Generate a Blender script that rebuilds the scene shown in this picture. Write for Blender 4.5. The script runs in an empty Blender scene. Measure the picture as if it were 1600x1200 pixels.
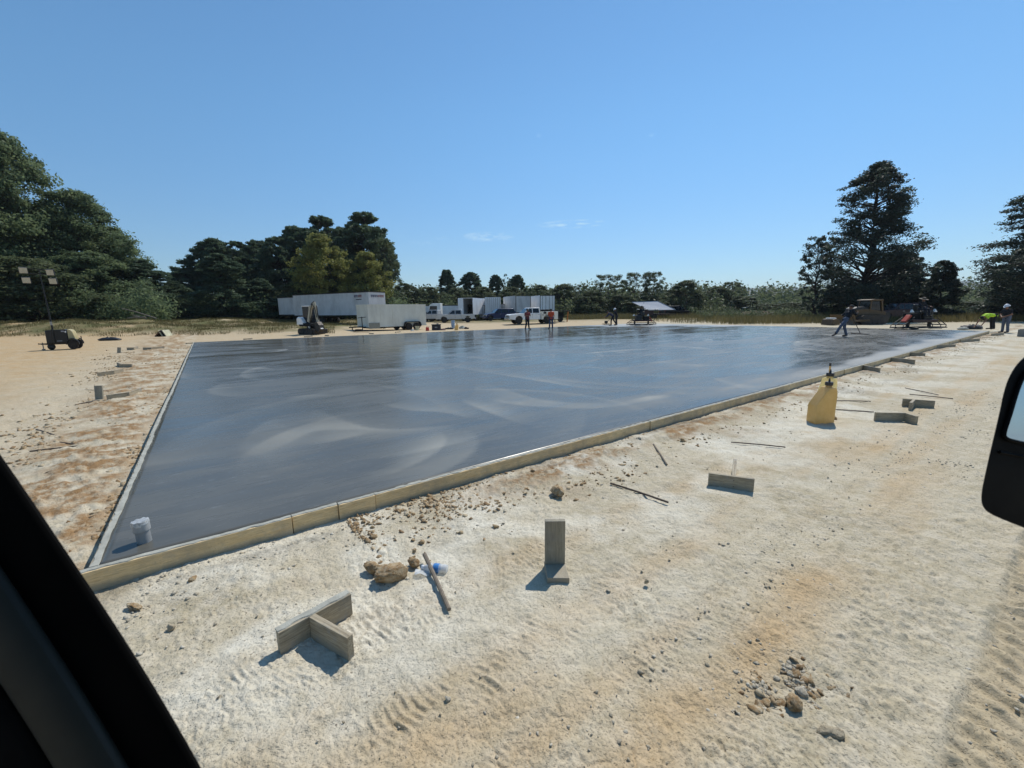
import bpy, bmesh, math, random
import numpy as np
from mathutils import Vector, Matrix, Euler
rad = math.radians
PI = math.pi
S = bpy.context.scene
COL = S.collection
random.seed(7)

# ------------------------------------------------------------------ camera
EYE = 1.83
F_PX = 650.0
ROLL, PITCH = rad(-0.70), rad(10.1)
_F = Vector((0, math.cos(PITCH), -math.sin(PITCH)))
_R0 = Vector((1, 0, 0)); _U0 = Vector((0, math.sin(PITCH), math.cos(PITCH)))
_X = math.cos(ROLL) * _R0 + math.sin(ROLL) * _U0
_Y = math.sin(ROLL) * _R0 - math.cos(ROLL) * _U0
cam_d = bpy.data.cameras.new('camera')
cam = bpy.data.objects.new('camera', cam_d); COL.objects.link(cam)
m = Matrix.Identity(4)
for i in range(3):
    m[i][0] = _X[i]; m[i][1] = -_Y[i]; m[i][2] = -_F[i]
m[0][3], m[1][3], m[2][3] = 0, 0, EYE
cam.matrix_world = m
cam_d.sensor_width = 36; cam_d.lens = 36 * F_PX / 1600
cam_d.clip_start = 0.02; cam_d.clip_end = 20000
cam_d.dof.use_dof = True; cam_d.dof.focus_distance = 7.0; cam_d.dof.aperture_fstop = 6.0
S.camera = cam

def ray(px, py): return float((px - 800) / F_PX) * _X + float((py - 600) / F_PX) * _Y + _F
def at(px, py, z=0.0):
    v = ray(px, py); t = (z - EYE) / v.z
    return Vector((t * v.x, t * v.y, z))
def at_depth(px, Z, py=480, z=0.0):
    """ground point seen at image column px, Z metres away"""
    v = ray(px, py); t = Z / v.y
    return Vector((t * v.x, t * v.y, z))

# ------------------------------------------------------------------ world and sun
SUN_AZ, SUN_EL = rad(57), rad(53)      # azimuth counter-clockwise from +X
w = bpy.data.worlds.new('World'); S.world = w; w.use_nodes = True
nt = w.node_tree; nt.nodes.clear()
sky = nt.nodes.new('ShaderNodeTexSky'); sky.sky_type = 'NISHITA'; sky.sun_disc = False
sky.sun_elevation = SUN_EL; sky.sun_rotation = PI / 2 - SUN_AZ
sky.altitude = 200; sky.air_density = 1.15; sky.dust_density = 0.0; sky.ozone_density = 3.0
bg = nt.nodes.new('ShaderNodeBackground'); bg.inputs[1].default_value = 0.125
wo = nt.nodes.new('ShaderNodeOutputWorld')
# two wisps of thin cloud low over the far tree line
tc = nt.nodes.new('ShaderNodeTexCoord')
def cloud(px, py, hw, hh, seed, amt):
    d = ray(px, py).normalized()
    az = math.atan2(d.x, d.y); el = math.asin(d.z)
    sep = nt.nodes.new('ShaderNodeSeparateXYZ'); nt.links.new(tc.outputs['Generated'], sep.inputs[0])
    def M(op, a, b=None, c=None):
        n = nt.nodes.new('ShaderNodeMath'); n.operation = op
        for i, v in enumerate((a, b, c)):
            if v is None: continue
            if isinstance(v, (int, float)): n.inputs[i].default_value = v
            else: nt.links.new(v, n.inputs[i])
        return n.outputs[0]
    a = M('DIVIDE', M('SUBTRACT', M('ARCTAN2', sep.outputs[0], sep.outputs[1]), az), hw)
    e = M('DIVIDE', M('SUBTRACT', M('ARCSINE', sep.outputs[2]), el), hh)
    r = M('ADD', M('MULTIPLY', a, a), M('MULTIPLY', e, e))
    mask = M('SUBTRACT', 1.0, r); mask.node.use_clamp = True
    cb = nt.nodes.new('ShaderNodeCombineXYZ')
    nt.links.new(a, cb.inputs[0]); nt.links.new(e, cb.inputs[1]); cb.inputs[2].default_value = seed
    mp = nt.nodes.new('ShaderNodeMapping'); mp.inputs['Scale'].default_value = (2.2, 1.1, 1)
    nt.links.new(cb.outputs[0], mp.inputs[0])
    nz = nt.nodes.new('ShaderNodeTexNoise'); nz.inputs['Scale'].default_value = 1.3; nz.inputs['Detail'].default_value = 6
    nt.links.new(mp.outputs[0], nz.inputs[0])
    n2 = M('MULTIPLY', M('SUBTRACT', nz.outputs[0], 0.42), 4.0); n2.node.use_clamp = True
    return M('MULTIPLY', M('MULTIPLY', mask, n2), amt)
cl = [cloud(895, 350, .085, .010, 1.0, 1.0), cloud(762, 370, .065, .012, 5.0, .9), cloud(660, 380, .03, .006, 8.0, .3),
      cloud(842, 212, .006, .004, 9.0, .3), cloud(1018, 211, .008, .004, 12.0, .3), cloud(690, 372, .02, .005, 15.0, .3)]
acc = cl[0]
for c in cl[1:]:
    n = nt.nodes.new('ShaderNodeMath'); n.operation = 'ADD'; n.use_clamp = True
    nt.links.new(acc, n.inputs[0]); nt.links.new(c, n.inputs[1]); acc = n.outputs[0]
mx = nt.nodes.new('ShaderNodeMix'); mx.data_type = 'RGBA'
nt.links.new(acc, mx.inputs[0]); nt.links.new(sky.outputs[0], mx.inputs[6]); mx.inputs[7].default_value = (7.5, 8.0, 8.6, 1)
tn = nt.nodes.new('ShaderNodeMix'); tn.data_type = 'RGBA'; tn.blend_type = 'MULTIPLY'; tn.inputs[0].default_value = 1.0
nt.links.new(mx.outputs[2], tn.inputs[6]); 
_sp = nt.nodes.new('ShaderNodeSeparateXYZ'); nt.links.new(tc.outputs['Generated'], _sp.inputs[0])
_mr = nt.nodes.new('ShaderNodeMapRange'); nt.links.new(_sp.outputs[2], _mr.inputs[0]); _mr.inputs[1].default_value = 0.0; _mr.inputs[2].default_value = .42; _mr.interpolation_type = 'SMOOTHSTEP'
_tm = nt.nodes.new('ShaderNodeMix'); _tm.data_type = 'RGBA'; nt.links.new(_mr.outputs[0], _tm.inputs[0])
_tm.inputs[6].default_value = (.55, .70, .87, 1); _tm.inputs[7].default_value = (.69, .98, 1.08, 1); nt.links.new(_tm.outputs[2], tn.inputs[7])
nt.links.new(tn.outputs[2], bg.inputs[0]); nt.links.new(bg.outputs[0], wo.inputs[0])

sd = bpy.data.lights.new('sun', 'SUN'); sd.energy = 4.2; sd.angle = rad(0.53); sd.color = (1.0, 0.96, 0.89)
sun = bpy.data.objects.new('sun', sd); COL.objects.link(sun)
sdir = Vector((math.cos(SUN_AZ) * math.cos(SUN_EL), math.sin(SUN_AZ) * math.cos(SUN_EL), math.sin(SUN_EL)))
sun.rotation_euler = (-sdir).to_track_quat('-Z', 'Y').to_euler(); sun.location = (0, 0, 30)
S.view_settings.view_transform = 'Standard'; S.view_settings.look = 'None'
S.view_settings.exposure = -0.05; S.view_settings.gamma = 1.0; S.view_settings.use_curve_mapping = False
S.cycles.max_bounces = 6; S.cycles.transparent_max_bounces = 8
S.cycles.use_denoising = True

# ------------------------------------------------------------------ helpers: tagging, meshes, materials
def tag(o, label=None, cat=None, group=None, kind=None):
    if label: o['label'] = label
    if cat: o['category'] = cat
    if group: o['group'] = group
    if kind: o['kind'] = kind
    return o
def thing(name, label, cat, loc=(0, 0, 0), rz=0.0, group=None):
    o = bpy.data.objects.new(name, None); COL.objects.link(o)
    o.empty_display_size = 0.2
    o.location = loc; o.rotation_euler = (0, 0, rz)
    return tag(o, label, cat, group)
def copy_tree(o, parent=None):
    c = o.copy(); COL.objects.link(c)
    if parent: c.parent = parent
    for ch in list(o.children): copy_tree(ch, c)
    return c

class MB:
    """collects shapes, then links them as ONE mesh object"""
    def __init__(s): s.v = []; s.f = []
    def add(s, vs, fs):
        b = len(s.v); s.v += [tuple(v) for v in vs]; s.f += [tuple(b + i for i in f) for f in fs]; return s
    def box(s, c, d, rot=None, taper=(1, 1), bev=0):
        """c centre, d full size; taper scales the top in x,y"""
        vs = []
        for z in (-.5, .5):
            tx, ty = (taper if z > 0 else (1, 1))
            for x, y in ((-.5, -.5), (.5, -.5), (.5, .5), (-.5, .5)):
                vs.append(Vector((x * d[0] * tx, y * d[1] * ty, z * d[2])))
        if rot is not None:
            R = Euler(rot).to_matrix(); vs = [R @ v for v in vs]
        c = Vector(c); vs = [v + c for v in vs]
        return s.add(vs, [(3, 2, 1, 0), (4, 5, 6, 7), (0, 1, 5, 4), (1, 2, 6, 5), (2, 3, 7, 6), (3, 0, 4, 7)])
    def bar(s, p, q, wd, h=None, up=(0, 0, 1)):
        p, q = Vector(p), Vector(q); h = h or wd
        d = (q - p).normalized(); u = Vector(up)
        if abs(d.dot(u)) > .98: u = Vector((1, 0, 0))
        a = d.cross(u).normalized(); b = a.cross(d).normalized()
        vs = []
        for e in (p, q):
            for x, y in ((-.5, -.5), (.5, -.5), (.5, .5), (-.5, .5)): vs.append(e + a * x * wd + b * y * h)
        return s.add(vs, [(3, 2, 1, 0), (4, 5, 6, 7), (0, 1, 5, 4), (1, 2, 6, 5), (2, 3, 7, 6), (3, 0, 4, 7)])
    def tube(s, pts, r, n=8, closed=False, cap=True):
        pts = [Vector(p) for p in pts]; N = len(pts)
        rs = r if isinstance(r, (list, tuple)) else [r] * N
        vs = []; prev = None
        for i, p in enumerate(pts):
            if closed: d = (pts[(i + 1) % N] - pts[i - 1])
            else: d = pts[min(i + 1, N - 1)] - pts[max(i - 1, 0)]
            d = d.normalized() if d.length > 1e-9 else Vector((0, 0, 1))
            if prev is None:
                u = Vector((0, 0, 1)) if abs(d.z) < .9 else Vector((1, 0, 0))
                a = d.cross(u).normalized()
            else:
                a = (prev - d * prev.dot(d)).normalized()
            prev = a; b = d.cross(a)
            for k in range(n):
                t = 2 * PI * k / n; vs.append(p + (a * math.cos(t) + b * math.sin(t)) * rs[i])
        fs = []
        for i in range(N if closed else N - 1):
            j = (i + 1) % N
            for k in range(n):
                l = (k + 1) % n; fs.append((i * n + k, j * n + k, j * n + l, i * n + l))
        if cap and not closed:
            fs.append(tuple(range(n))); fs.append(tuple((N - 1) * n + k for k in reversed(range(n))))
        return s.add(vs, fs)
    def cyl(s, p, q, r, n=16, r2=None): return s.tube([p, q], [r, r if r2 is None else r2], n)
    def prism(s, outline, y0, y1, axis='y', inset=0.0):
        """outline in the x-z plane (or x-y for axis z), extruded between y0 and y1"""
        n = len(outline)
        if axis == 'y': vs = [(a, y0, b) for a, b in outline] + [(a, y1, b) for a, b in outline]
        elif axis == 'z': vs = [(a, b, y0) for a, b in outline] + [(a, b, y1) for a, b in outline]
        else: vs = [(y0, a, b) for a, b in outline] + [(y1, a, b) for a, b in outline]
        return s.add(vs, [tuple(range(n)), tuple(reversed(range(n, 2 * n)))] + [(i, i + n, (i + 1) % n + n, (i + 1) % n) for i in range(n)])
    def ball(s, c, r, nu=12, nv=8, rot=None):
        r = (r, r, r) if isinstance(r, (int, float)) else r
        vs = [Vector((0, 0, -1))]; fs = []
        for j in range(1, nv):
            ph = -PI / 2 + PI * j / nv
            for i in range(nu):
                t = 2 * PI * i / nu; vs.append(Vector((math.cos(ph) * math.cos(t), math.cos(ph) * math.sin(t), math.sin(ph))))
        vs.append(Vector((0, 0, 1))); L = len(vs) - 1
        for i in range(nu):
            k = (i + 1) % nu
            fs.append((0, 1 + k, 1 + i)); fs.append((L, L - nu + i, L - nu + k))
            for j in range(nv - 2):
                a = 1 + j * nu; fs.append((a + i, a + k, a + nu + k, a + nu + i))
        R = Euler(rot).to_matrix() if rot else None
        out = []
        for v in vs:
            v = Vector((v.x * r[0], v.y * r[1], v.z * r[2]))
            if R: v = R @ v
            out.append(v + Vector(c))
        return s.add(out, fs)
    def lathe(s, prof, c=(0, 0, 0), n=24, tilt=None):
        c = Vector(c); R = Euler(tilt).to_matrix() if tilt else None
        vs = []
        for r, z in prof:
            for k in range(n):
                t = 2 * PI * k / n; v = Vector((r * math.cos(t), r * math.sin(t), z)); vs.append((R @ v if R else v) + c)
        fs = []
        for i in range(len(prof) - 1):
            for k in range(n):
                l = (k + 1) % n; fs.append((i * n + k, i * n + l, (i + 1) * n + l, (i + 1) * n + k))
        fs.append(tuple(reversed(range(n)))); fs.append(tuple((len(prof) - 1) * n + k for k in range(n)))
        return s.add(vs, fs)
    def build(s, name, mat, parent=None, bevel=0.0, smooth=False, loc=None, fix=True):
        me = bpy.data.meshes.new(name); me.from_pydata(s.v, [], s.f); me.update()
        if fix:
            bm = bmesh.new(); bm.from_mesh(me); bmesh.ops.recalc_face_normals(bm, faces=bm.faces); bm.to_mesh(me); bm.free()
        o = bpy.data.objects.new(name, me); COL.objects.link(o)
        if mat: me.materials.append(mat)
        if parent: o.parent = parent
        if loc is not None: o.location = loc
        if smooth:
            me.polygons.foreach_set('use_smooth', [True] * len(me.polygons))
            if smooth != 'all':
                try: me.set_sharp_from_angle(angle=rad(40))
                except Exception: pass
        if bevel:
            b = o.modifiers.new('bevel', 'BEVEL'); b.width = bevel; b.segments = 2; b.limit_method = 'ANGLE'; b.angle_limit = rad(35)
        return o

def np_mesh(name, verts, faces, mat, attrs=None, smooth=False, parent=None):
    """fast mesh from arrays; faces (n,3) or (n,4)"""
    me = bpy.data.meshes.new(name)
    verts = np.ascontiguousarray(verts, dtype=np.float32); faces = np.ascontiguousarray(faces, dtype=np.int32)
    me.vertices.add(len(verts)); me.vertices.foreach_set('co', verts.ravel())
    k = faces.shape[1]
    me.loops.add(faces.size); me.loops.foreach_set('vertex_index', faces.ravel())
    me.polygons.add(len(faces)); me.polygons.foreach_set('loop_start', np.arange(0, faces.size, k, dtype=np.int32))
    try: me.polygons.foreach_set('loop_total', np.full(len(faces), k, dtype=np.int32))
    except Exception: pass
    if smooth: me.polygons.foreach_set('use_smooth', np.ones(len(faces), dtype=bool))
    me.update(calc_edges=True); me.validate()
    for an, (dom, arr) in (attrs or {}).items():
        a = me.attributes.new(an, 'FLOAT', dom); a.data.foreach_set('value', np.ascontiguousarray(arr, dtype=np.float32))
    me.materials.append(mat)
    o = bpy.data.objects.new(name, me); COL.objects.link(o)
    if parent: o.parent = parent
    return o

def lin(c):
    """sRGB 0-255 to linear"""
    return tuple((x / 255 / 12.92 if x / 255 <= .04045 else ((x / 255 + .055) / 1.055) ** 2.4) for x in c) + (1,)
class NT:
    """tiny node-graph writer"""
    def __init__(s, name):
        s.m = bpy.data.materials.new(name); s.m.use_nodes = True; s.t = s.m.node_tree
        s.b = s.t.nodes['Principled BSDF']
        s.co = s.t.nodes.new('ShaderNodeTexCoord').outputs['Object']
    def _in(s, sock, v):
        if v is None: return
        if isinstance(v, bpy.types.NodeSocket): s.t.links.new(v, sock)
        elif isinstance(v, (tuple, list)) and len(v) == 3 and sock.type == 'RGBA': sock.default_value = tuple(v) + (1,)
        else: sock.default_value = v
    def noise(s, scale, detail=4, rough=.55, vec=None, sc=None, off=None, dist=0.0):
        v = vec or s.co
        if sc or off:
            mp = s.t.nodes.new('ShaderNodeMapping'); s.t.links.new(v, mp.inputs[0])
            if sc: mp.inputs['Scale'].default_value = sc
            if off: mp.inputs['Location'].default_value = off
            v = mp.outputs[0]
        n = s.t.nodes.new('ShaderNodeTexNoise'); s.t.links.new(v, n.inputs[0])
        n.inputs['Scale'].default_value = scale; n.inputs['Detail'].default_value = detail
        n.inputs['Roughness'].default_value = rough; n.inputs['Distortion'].default_value = dist
        return n.outputs[0]
    def voro(s, scale, feature='F1', vec=None, out=0, rnd=1.0):
        n = s.t.nodes.new('ShaderNodeTexVoronoi'); s.t.links.new(vec or s.co, n.inputs[0]); n.feature = feature
        n.inputs['Scale'].default_value = scale; n.inputs['Randomness'].default_value = rnd
        return n.outputs[out]
    def attr(s, name):
        n = s.t.nodes.new('ShaderNodeAttribute'); n.attribute_name = name; return n.outputs['Fac']
    def math(s, op, a, b=None, clamp=False):
        n = s.t.nodes.new('ShaderNodeMath'); n.operation = op; n.use_clamp = clamp
        s._in(n.inputs[0], a); s._in(n.inputs[1], b); return n.outputs[0]
    def ramp(s, v, lo, hi, a=0.0, b=1.0):
        n = s.t.nodes.new('ShaderNodeMapRange'); n.clamp = True
        s._in(n.inputs[0], v)
        for i, x in enumerate((lo, hi, a, b)): n.inputs[i + 1].default_value = x
        return n.outputs[0]
    def mix(s, f, a, b):
        n = s.t.nodes.new('ShaderNodeMix'); n.data_type = 'RGBA'
        s._in(n.inputs[0], f); s._in(n.inputs[6], a); s._in(n.inputs[7], b); return n.outputs[2]
    def bump(s, h, strength=.5, dist=.01, nrm=None):
        n = s.t.nodes.new('ShaderNodeBump'); n.inputs['Strength'].default_value = strength; n.inputs['Distance'].default_value = dist
        s._in(n.inputs['Height'], h)
        if nrm: s._in(n.inputs['Normal'], nrm)
        return n.outputs[0]
    def done(s, color=None, rough=None, metal=None, normal=None, **kw):
        s._in(s.b.inputs['Base Color'], color); s._in(s.b.inputs['Roughness'], rough); s._in(s.b.inputs['Metallic'], metal)
        if normal: s.t.links.new(normal, s.b.inputs['Normal'])
        for k, v in kw.items(): s._in(s.b.inputs[k.replace('_', ' ')], v)
        return s.m
_mats = {}
def mat(name, rgb, rough=.5, metal=0.0, var=.25, scale=3.0, dirt=None, dirt_amt=.4, bump=0.0, **kw):
    """painted/plastic/metal surface with mottling, dirt and slightly uneven gloss; rgb is sRGB 0-255"""
    if name in _mats: return _mats[name]
    n = NT(name); c = lin(rgb)
    a = n.noise(scale, 6, .6); lo = tuple(x * (1 - var) for x in c[:3]); hi = tuple(min(1, x * (1 + var * .6)) for x in c[:3])
    col = n.mix(n.ramp(a, .3, .7), lo, hi)
    if dirt:
        d = n.math('MULTIPLY', n.ramp(n.noise(scale * .7, 8, .7, sc=(1, 1, .35), off=(3, 7, 1)), .45, .75), dirt_amt)
        col = n.mix(d, col, lin(dirt)[:3])
    r = n.ramp(n.noise(scale * 2.3, 4, .6, off=(9, 2, 4)), .3, .7, max(0, rough - .1), min(1, rough + .12))
    nr = n.bump(n.noise(scale * 12, 5), .4, bump) if bump else None
    _mats[name] = n.done(col, r, metal, nr, **kw); return _mats[name]

# ------------------------------------------------------------------ noise in numpy
def _hash(ix, iy, seed):
    h = (ix.astype(np.int64) * 374761393 + iy.astype(np.int64) * 668265263 + seed * 974634777) & 0xffffffff
    h = ((h ^ (h >> 13)) * 1274126177) & 0xffffffff
    h = (h ^ (h >> 16)) & 0xffff
    return h.astype(np.float64) * (2 * PI / 65536)
def gn(x, y, seed=0):
    x = np.asarray(x, float); y = np.asarray(y, float)
    ix = np.floor(x); iy = np.floor(y); fx = x - ix; fy = y - iy
    u = fx * fx * fx * (fx * (fx * 6 - 15) + 10); v = fy * fy * fy * (fy * (fy * 6 - 15) + 10)
    def g(dx, dy):
        a = _hash(ix + dx, iy + dy, seed); return np.cos(a) * (fx - dx) + np.sin(a) * (fy - dy)
    n0 = g(0, 0) * (1 - u) + g(1, 0) * u; n1 = g(0, 1) * (1 - u) + g(1, 1) * u
    return (n0 * (1 - v) + n1 * v) * 1.5
def fbm(x, y, seed=0, oct=4, gain=.5):
    s = 0; a = 1
    for i in range(oct):
        s = s + a * gn(x, y, seed + i * 17); x = x * 2.03; y = y * 2.03; a *= gain
    return s
def sstep(a, b, x):
    t = np.clip((x - a) / (b - a), 0, 1); return t * t * (3 - 2 * t)

# ------------------------------------------------------------------ slab frame
SLAB_Z = .15
PA, PB, PC, PD = (at(150, 885, SLAB_Z), at(303, 535, SLAB_Z), at(1000, 505, SLAB_Z), at(1545, 517, SLAB_Z))
_u = (PD - PA).normalized(); U2 = np.array([_u.x, _u.y]); V2 = np.array([-_u.y, _u.x])
A2 = np.array([PA.x, PA.y])
def uv(x, y):
    """coordinates along / away from the near form edge"""
    dx = np.asarray(x) - A2[0]; dy = np.asarray(y) - A2[1]
    return dx * U2[0] + dy * U2[1], dx * V2[0] + dy * V2[1]
def from_uv(u, v, z=0.0):
    return Vector((A2[0] + u * U2[0] + v * V2[0], A2[1] + u * U2[1] + v * V2[1], z))
_l = (PB - PA).normalized()
def left_dist(x, y):
    """metres outside (left of) the slab's left edge; negative inside"""
    return -((np.asarray(x) - PA.x) * _l.y - (np.asarray(y) - PA.y) * _l.x)
_b = (PC - PB).normalized()
def back_dist(x, y):
    return -((np.asarray(x) - PB.x) * _b.y - (np.asarray(y) - PB.y) * _b.x)

def coarse(x, y):
    """the lie of the land"""
    x = np.asarray(x, float); y = np.asarray(y, float)
    h = 0.10 * fbm(x * .05 + 3, y * .05, 5, 3) * sstep(20, 60, np.hypot(x, y))
    bank = sstep(30, 38, y + .12 * x + 1.5 * fbm(x * .08, y * .08, 9, 2)) * sstep(-9, -20, x + .06 * y)   # grassy bank on the left
    h += bank * (1.0 + .35 * fbm(x * .12, y * .12, 11, 3)) * (1 - .5 * sstep(-42, -30, x))
    h += sstep(45, 62, y) * .25 * (1 + fbm(x * .07, y * .07, 21, 3)) * sstep(-10, 5, x)
    return h
def gz(x, y): return float(coarse(np.array([x]), np.array([y]))[0])
def gnd(px, py):
    """ground point under a pixel, following the land"""
    z = 0.0
    for _ in range(6):
        p = at(px, py, z); z = gz(p.x, p.y)
    p.z = z; return p
def gat(px, Z):
    p = at_depth(px, Z); p.z = gz(p.x, p.y); return p
# ------------------------------------------------------------------ the ground, one sheet to the horizon
def make_ground():
    az = np.concatenate([np.radians(np.linspace(-180, -63, 50)[:-1]), np.radians(np.arange(-63, 63, .15)), np.radians(np.linspace(63, 180, 50)[:-1])])
    r = [.02, .3, .6, .9, 1.15]
    while r[-1] < 6000: r.append(r[-1] * (1 + min(.0035 + .0006 * r[-1], .06)))
    r = np.array(r); nr, na = len(r), len(az)
    RR, AA = np.meshgrid(r, az, indexing='ij')
    x = (RR * np.sin(AA)).ravel(); y = (RR * np.cos(AA)).ravel()
    u, v = uv(x, y); ld = left_dist(x, y); bd = back_dist(x, y)
    near = 1 - sstep(25, 45, RR.ravel())
    z = coarse(x, y)
    # lumpy graded dirt
    rdg = lambda a, b, s, o=3: 1 - np.clip(np.abs(fbm(a, b, s, o)) * 2.2, 0, 1)
    det = .020 * fbm(x * .9, y * .9, 31, 3) + .008 * fbm(x * 4, y * 4, 41, 3) + .0075 * np.abs(fbm(x * 11, y * 11, 51, 3)) * sstep(-.5, .3, fbm(x * 1.3, y * 1.3, 52, 2)) + .0045 * np.maximum(0, fbm(x * 34, y * 34, 61, 2) - .15)
    det -= .007 * rdg(x * 3 + .6 * gn(x * 9, y * 9, 2), y * 5, 63, 2) ** 6 * sstep(-.2, .3, fbm(x * 1.1, y * 1.1, 65, 2))
    # crusty chalky patches
    cr = sstep(.1, .5, fbm(x * 1.6, y * 1.6, 71, 3)); det += cr * .007 * sstep(-.1, .1, gn(x * 20, y * 20, 77) + .5 * gn(x * 47, y * 47, 79))
    # spoil raked up along the forms
    edge = np.exp(-((-v - .34) / .22) ** 2) * ((ld < .1)) * sstep(-.3, .5, fbm(u * .9, v * .7, 81, 3) + .25)
    edge *= sstep(2.0, 4.2, u)
    det += edge * (.030 + .035 * np.abs(fbm(x * 7, y * 7, 91, 3)))
    lw = .55 + .03 * v
    ledge = np.exp(-((ld - lw) / (.45 + .02 * v)) ** 2) * sstep(-.75, .0, fbm(u * .7, v * .5, 101, 3)) * sstep(-1, .5, v)
    det += ledge * (.03 + .05 * np.abs(fbm(x * 6, y * 6, 111, 3)))
    # wheel ruts and tread marks run parallel to the form
    def track(vc, wdt, pitch, amp, seed, ua=-50, ub=80, skew=.35):
        w_ = vc + .05 * np.sin(u * .35 + seed); dv = (v - w_)
        m_ = sstep(wdt * .5 + .04, wdt * .5 - .04, np.abs(dv)) * sstep(ua, ua + 1, u) * sstep(ub, ub - 1, u)
        brk = sstep(*((-.15, .35) if pitch < .1 else (-1.2, -.3)), fbm(u * 1.6 + seed, v * 3.5, int(seed * 10) + 5, 3))
        ph = (u + dv * skew + .05 * gn(u * 1.5, v * 4, int(seed * 7))) / pitch
        rid = sstep(.15, .8, np.abs(ph % 1 - .5) * 2) * (.75 + .5 * gn(np.floor(ph + .5) * .7, dv * 12, 3))
        rim = np.exp(-((np.abs(dv) - wdt * .5 - .03) / .035) ** 2) * sstep(ua, ua + 1, u)
        return m_ * (-.55 * amp + amp * rid ** 2 * brk) + rim * amp * .6 * sstep(-.4, .2, fbm(u * 2.2, v * 5, 9, 2)), m_
    tmask = 0
    for a_ in ((-3.98, .62, .115, .030, 1.0, -9, 90, -.35), (-2.15, .34, .045, .012, 2.0), (-2.62, .30, .040, .010, 3.3), (-1.50, .30, .04, .013, 4.0), (-.95, .26, .035, .008, 7.0), (-3.0, .3, .035, .007, 8.0, -50, 80, .1),
               (-5.4, .5, .10, .02, 5.0, -50, 80, -.25), (-1.05, .22, .045, .005, 6.2)):
        t_, m_ = track(*a_); det += t_; tmask = np.maximum(tmask, m_) if a_[3] > .015 else tmask
    # loose gravel windrow beside the deep track
    gw = np.exp(-((v + 3.25) / .33) ** 2) * sstep(-.6, .2, fbm(u * .6, v, 131, 2))
    det += gw * (.008 + .026 * np.abs(fbm(x * 12, y * 12, 141, 3)))
    z = z + det * near
    inside = (v > -.02) & (ld < .0) & (bd < .3)
    z = np.where(inside, np.minimum(z, -.02), z)
    # colour masks
    clay = np.clip(edge * 1.3 + ledge * 1.6, 0, 1) * sstep(-.5, .15, fbm(x * 2.2, y * 2.2, 151, 4))
    clay = np.maximum(clay, .35 * sstep(.35, .8, fbm(x * 1.1, y * 1.1, 155, 4)) * sstep(-2.4, -.3, v) * (v < 0))
    orange = sstep(-.5, 6, ld) * 1.0 + sstep(.0, .9, fbm(u * .22, v * 1.1, 161, 3)) * (v < 0) * sstep(-1.2, -2.2, v) * .7
    orange = np.maximum(orange, sstep(.5, 2.2, bd) * .55)
    for vc_, wd_ in ((-2.15, .17), (-2.62, .14), (-1.5, .13), (-4.0, .32)): orange = np.maximum(orange, .55 * np.exp(-((v - vc_ - .05 * np.sin(u * .35 + 2)) / wd_) ** 2) * sstep(-.5, .3, fbm(u * .35, v * 2, int(-vc_ * 10), 2)))
    q_ = at(1010, 1180); q2_ = at(1260, 930); (u0_, v0_), (u1_, v1_) = [tuple(float(k) for k in uv(z_.x, z_.y)) for z_ in (q_, q2_)]
    orange = np.maximum(orange, .9 * np.exp(-((v - v0_ - (u - u0_) * (v1_ - v0_) / (u1_ - u0_) + .06 * gn(u * 2, v, 3)) / .16) ** 2) * sstep(u0_ - 1, u0_, u) * sstep(u1_ + 1, u1_, u))
    chalk = sstep(.0, .5, fbm(x * .8, y * .8, 171, 4) + .25) * sstep(-3.2, -1.0, v) * (v < .1) * (ld < 1)
    chalk = np.maximum(chalk, sstep(4, .5, ld) * (ld > 0) * .22)
    grass = sstep(.10, .35, z) * sstep(-8, -16, x) * sstep(26, 32, y) + sstep(54, 62, y) * sstep(-12, 0, x)
    grass = np.clip(np.maximum(grass, sstep(60, 75, y)) * sstep(-1.0, -.1, fbm(x * .35, y * .35, 181, 3) + sstep(60, 90, y)), 0, 1)
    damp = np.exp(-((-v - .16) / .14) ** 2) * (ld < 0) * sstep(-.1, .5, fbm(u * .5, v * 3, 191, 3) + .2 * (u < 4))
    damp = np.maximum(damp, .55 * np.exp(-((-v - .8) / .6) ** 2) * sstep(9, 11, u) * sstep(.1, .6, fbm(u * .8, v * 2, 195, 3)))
    idx = np.arange(nr * na).reshape(nr, na); nx = np.roll(idx, -1, axis=1)
    q = np.stack([idx[:-1], idx[1:], nx[1:], nx[:-1]], -1).reshape(-1, 4)[:, ::-1]
    n = NT('graded_dirt')
    g1 = n.noise(.9, 8, .65); g2 = n.noise(7, 8, .7, off=(5, 1, 0)); g3 = n.noise(60, 6, .7, off=(2, 8, 0))
    base = n.mix(n.ramp(g1, .36, .64), (.42, .355, .235), (.52, .45, .32))
    base = n.mix(n.ramp(g2, .42, .62), base, (.55, .48, .355))
    base = n.mix(n.math('MULTIPLY', n.ramp(n.noise(16, 7, .75, off=(9, 3, 0)), .54, .66), n.ramp(n.noise(1.3, 4, .6, off=(3, 3, 0)), .4, .62, .1, .55)), base, (.31, .235, .14))
    base = n.mix(n.math('MULTIPLY', n.attr('orange'), n.ramp(n.noise(1.7, 6, .6, off=(0, 4, 0)), .25, .65, .3, 1)), base, (.47, .315, .155))
    base = n.mix(n.math('MULTIPLY', n.attr('chalk'), n.ramp(n.noise(5, 8, .7, off=(8, 4, 0)), .3, .62, .15, .95)), base, (.68, .63, .51))
    base = n.mix(n.math('MULTIPLY', n.attr('clay'), n.ramp(g2, .34, .52)), base, (.29, .175, .080))
    base = n.mix(n.math('MULTIPLY', n.attr('track'), .55), base, (.40, .31, .18))
    # dark grit and little dark clots
    gr = n.math('MULTIPLY', n.ramp(n.voro(30), .20, .12), n.ramp(n.noise(2.4, 5, .7, off=(1, 1, 3)), .48, .60))
    base = n.mix(n.math('MULTIPLY', gr, .75), base, (.13, .105, .075))
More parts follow.
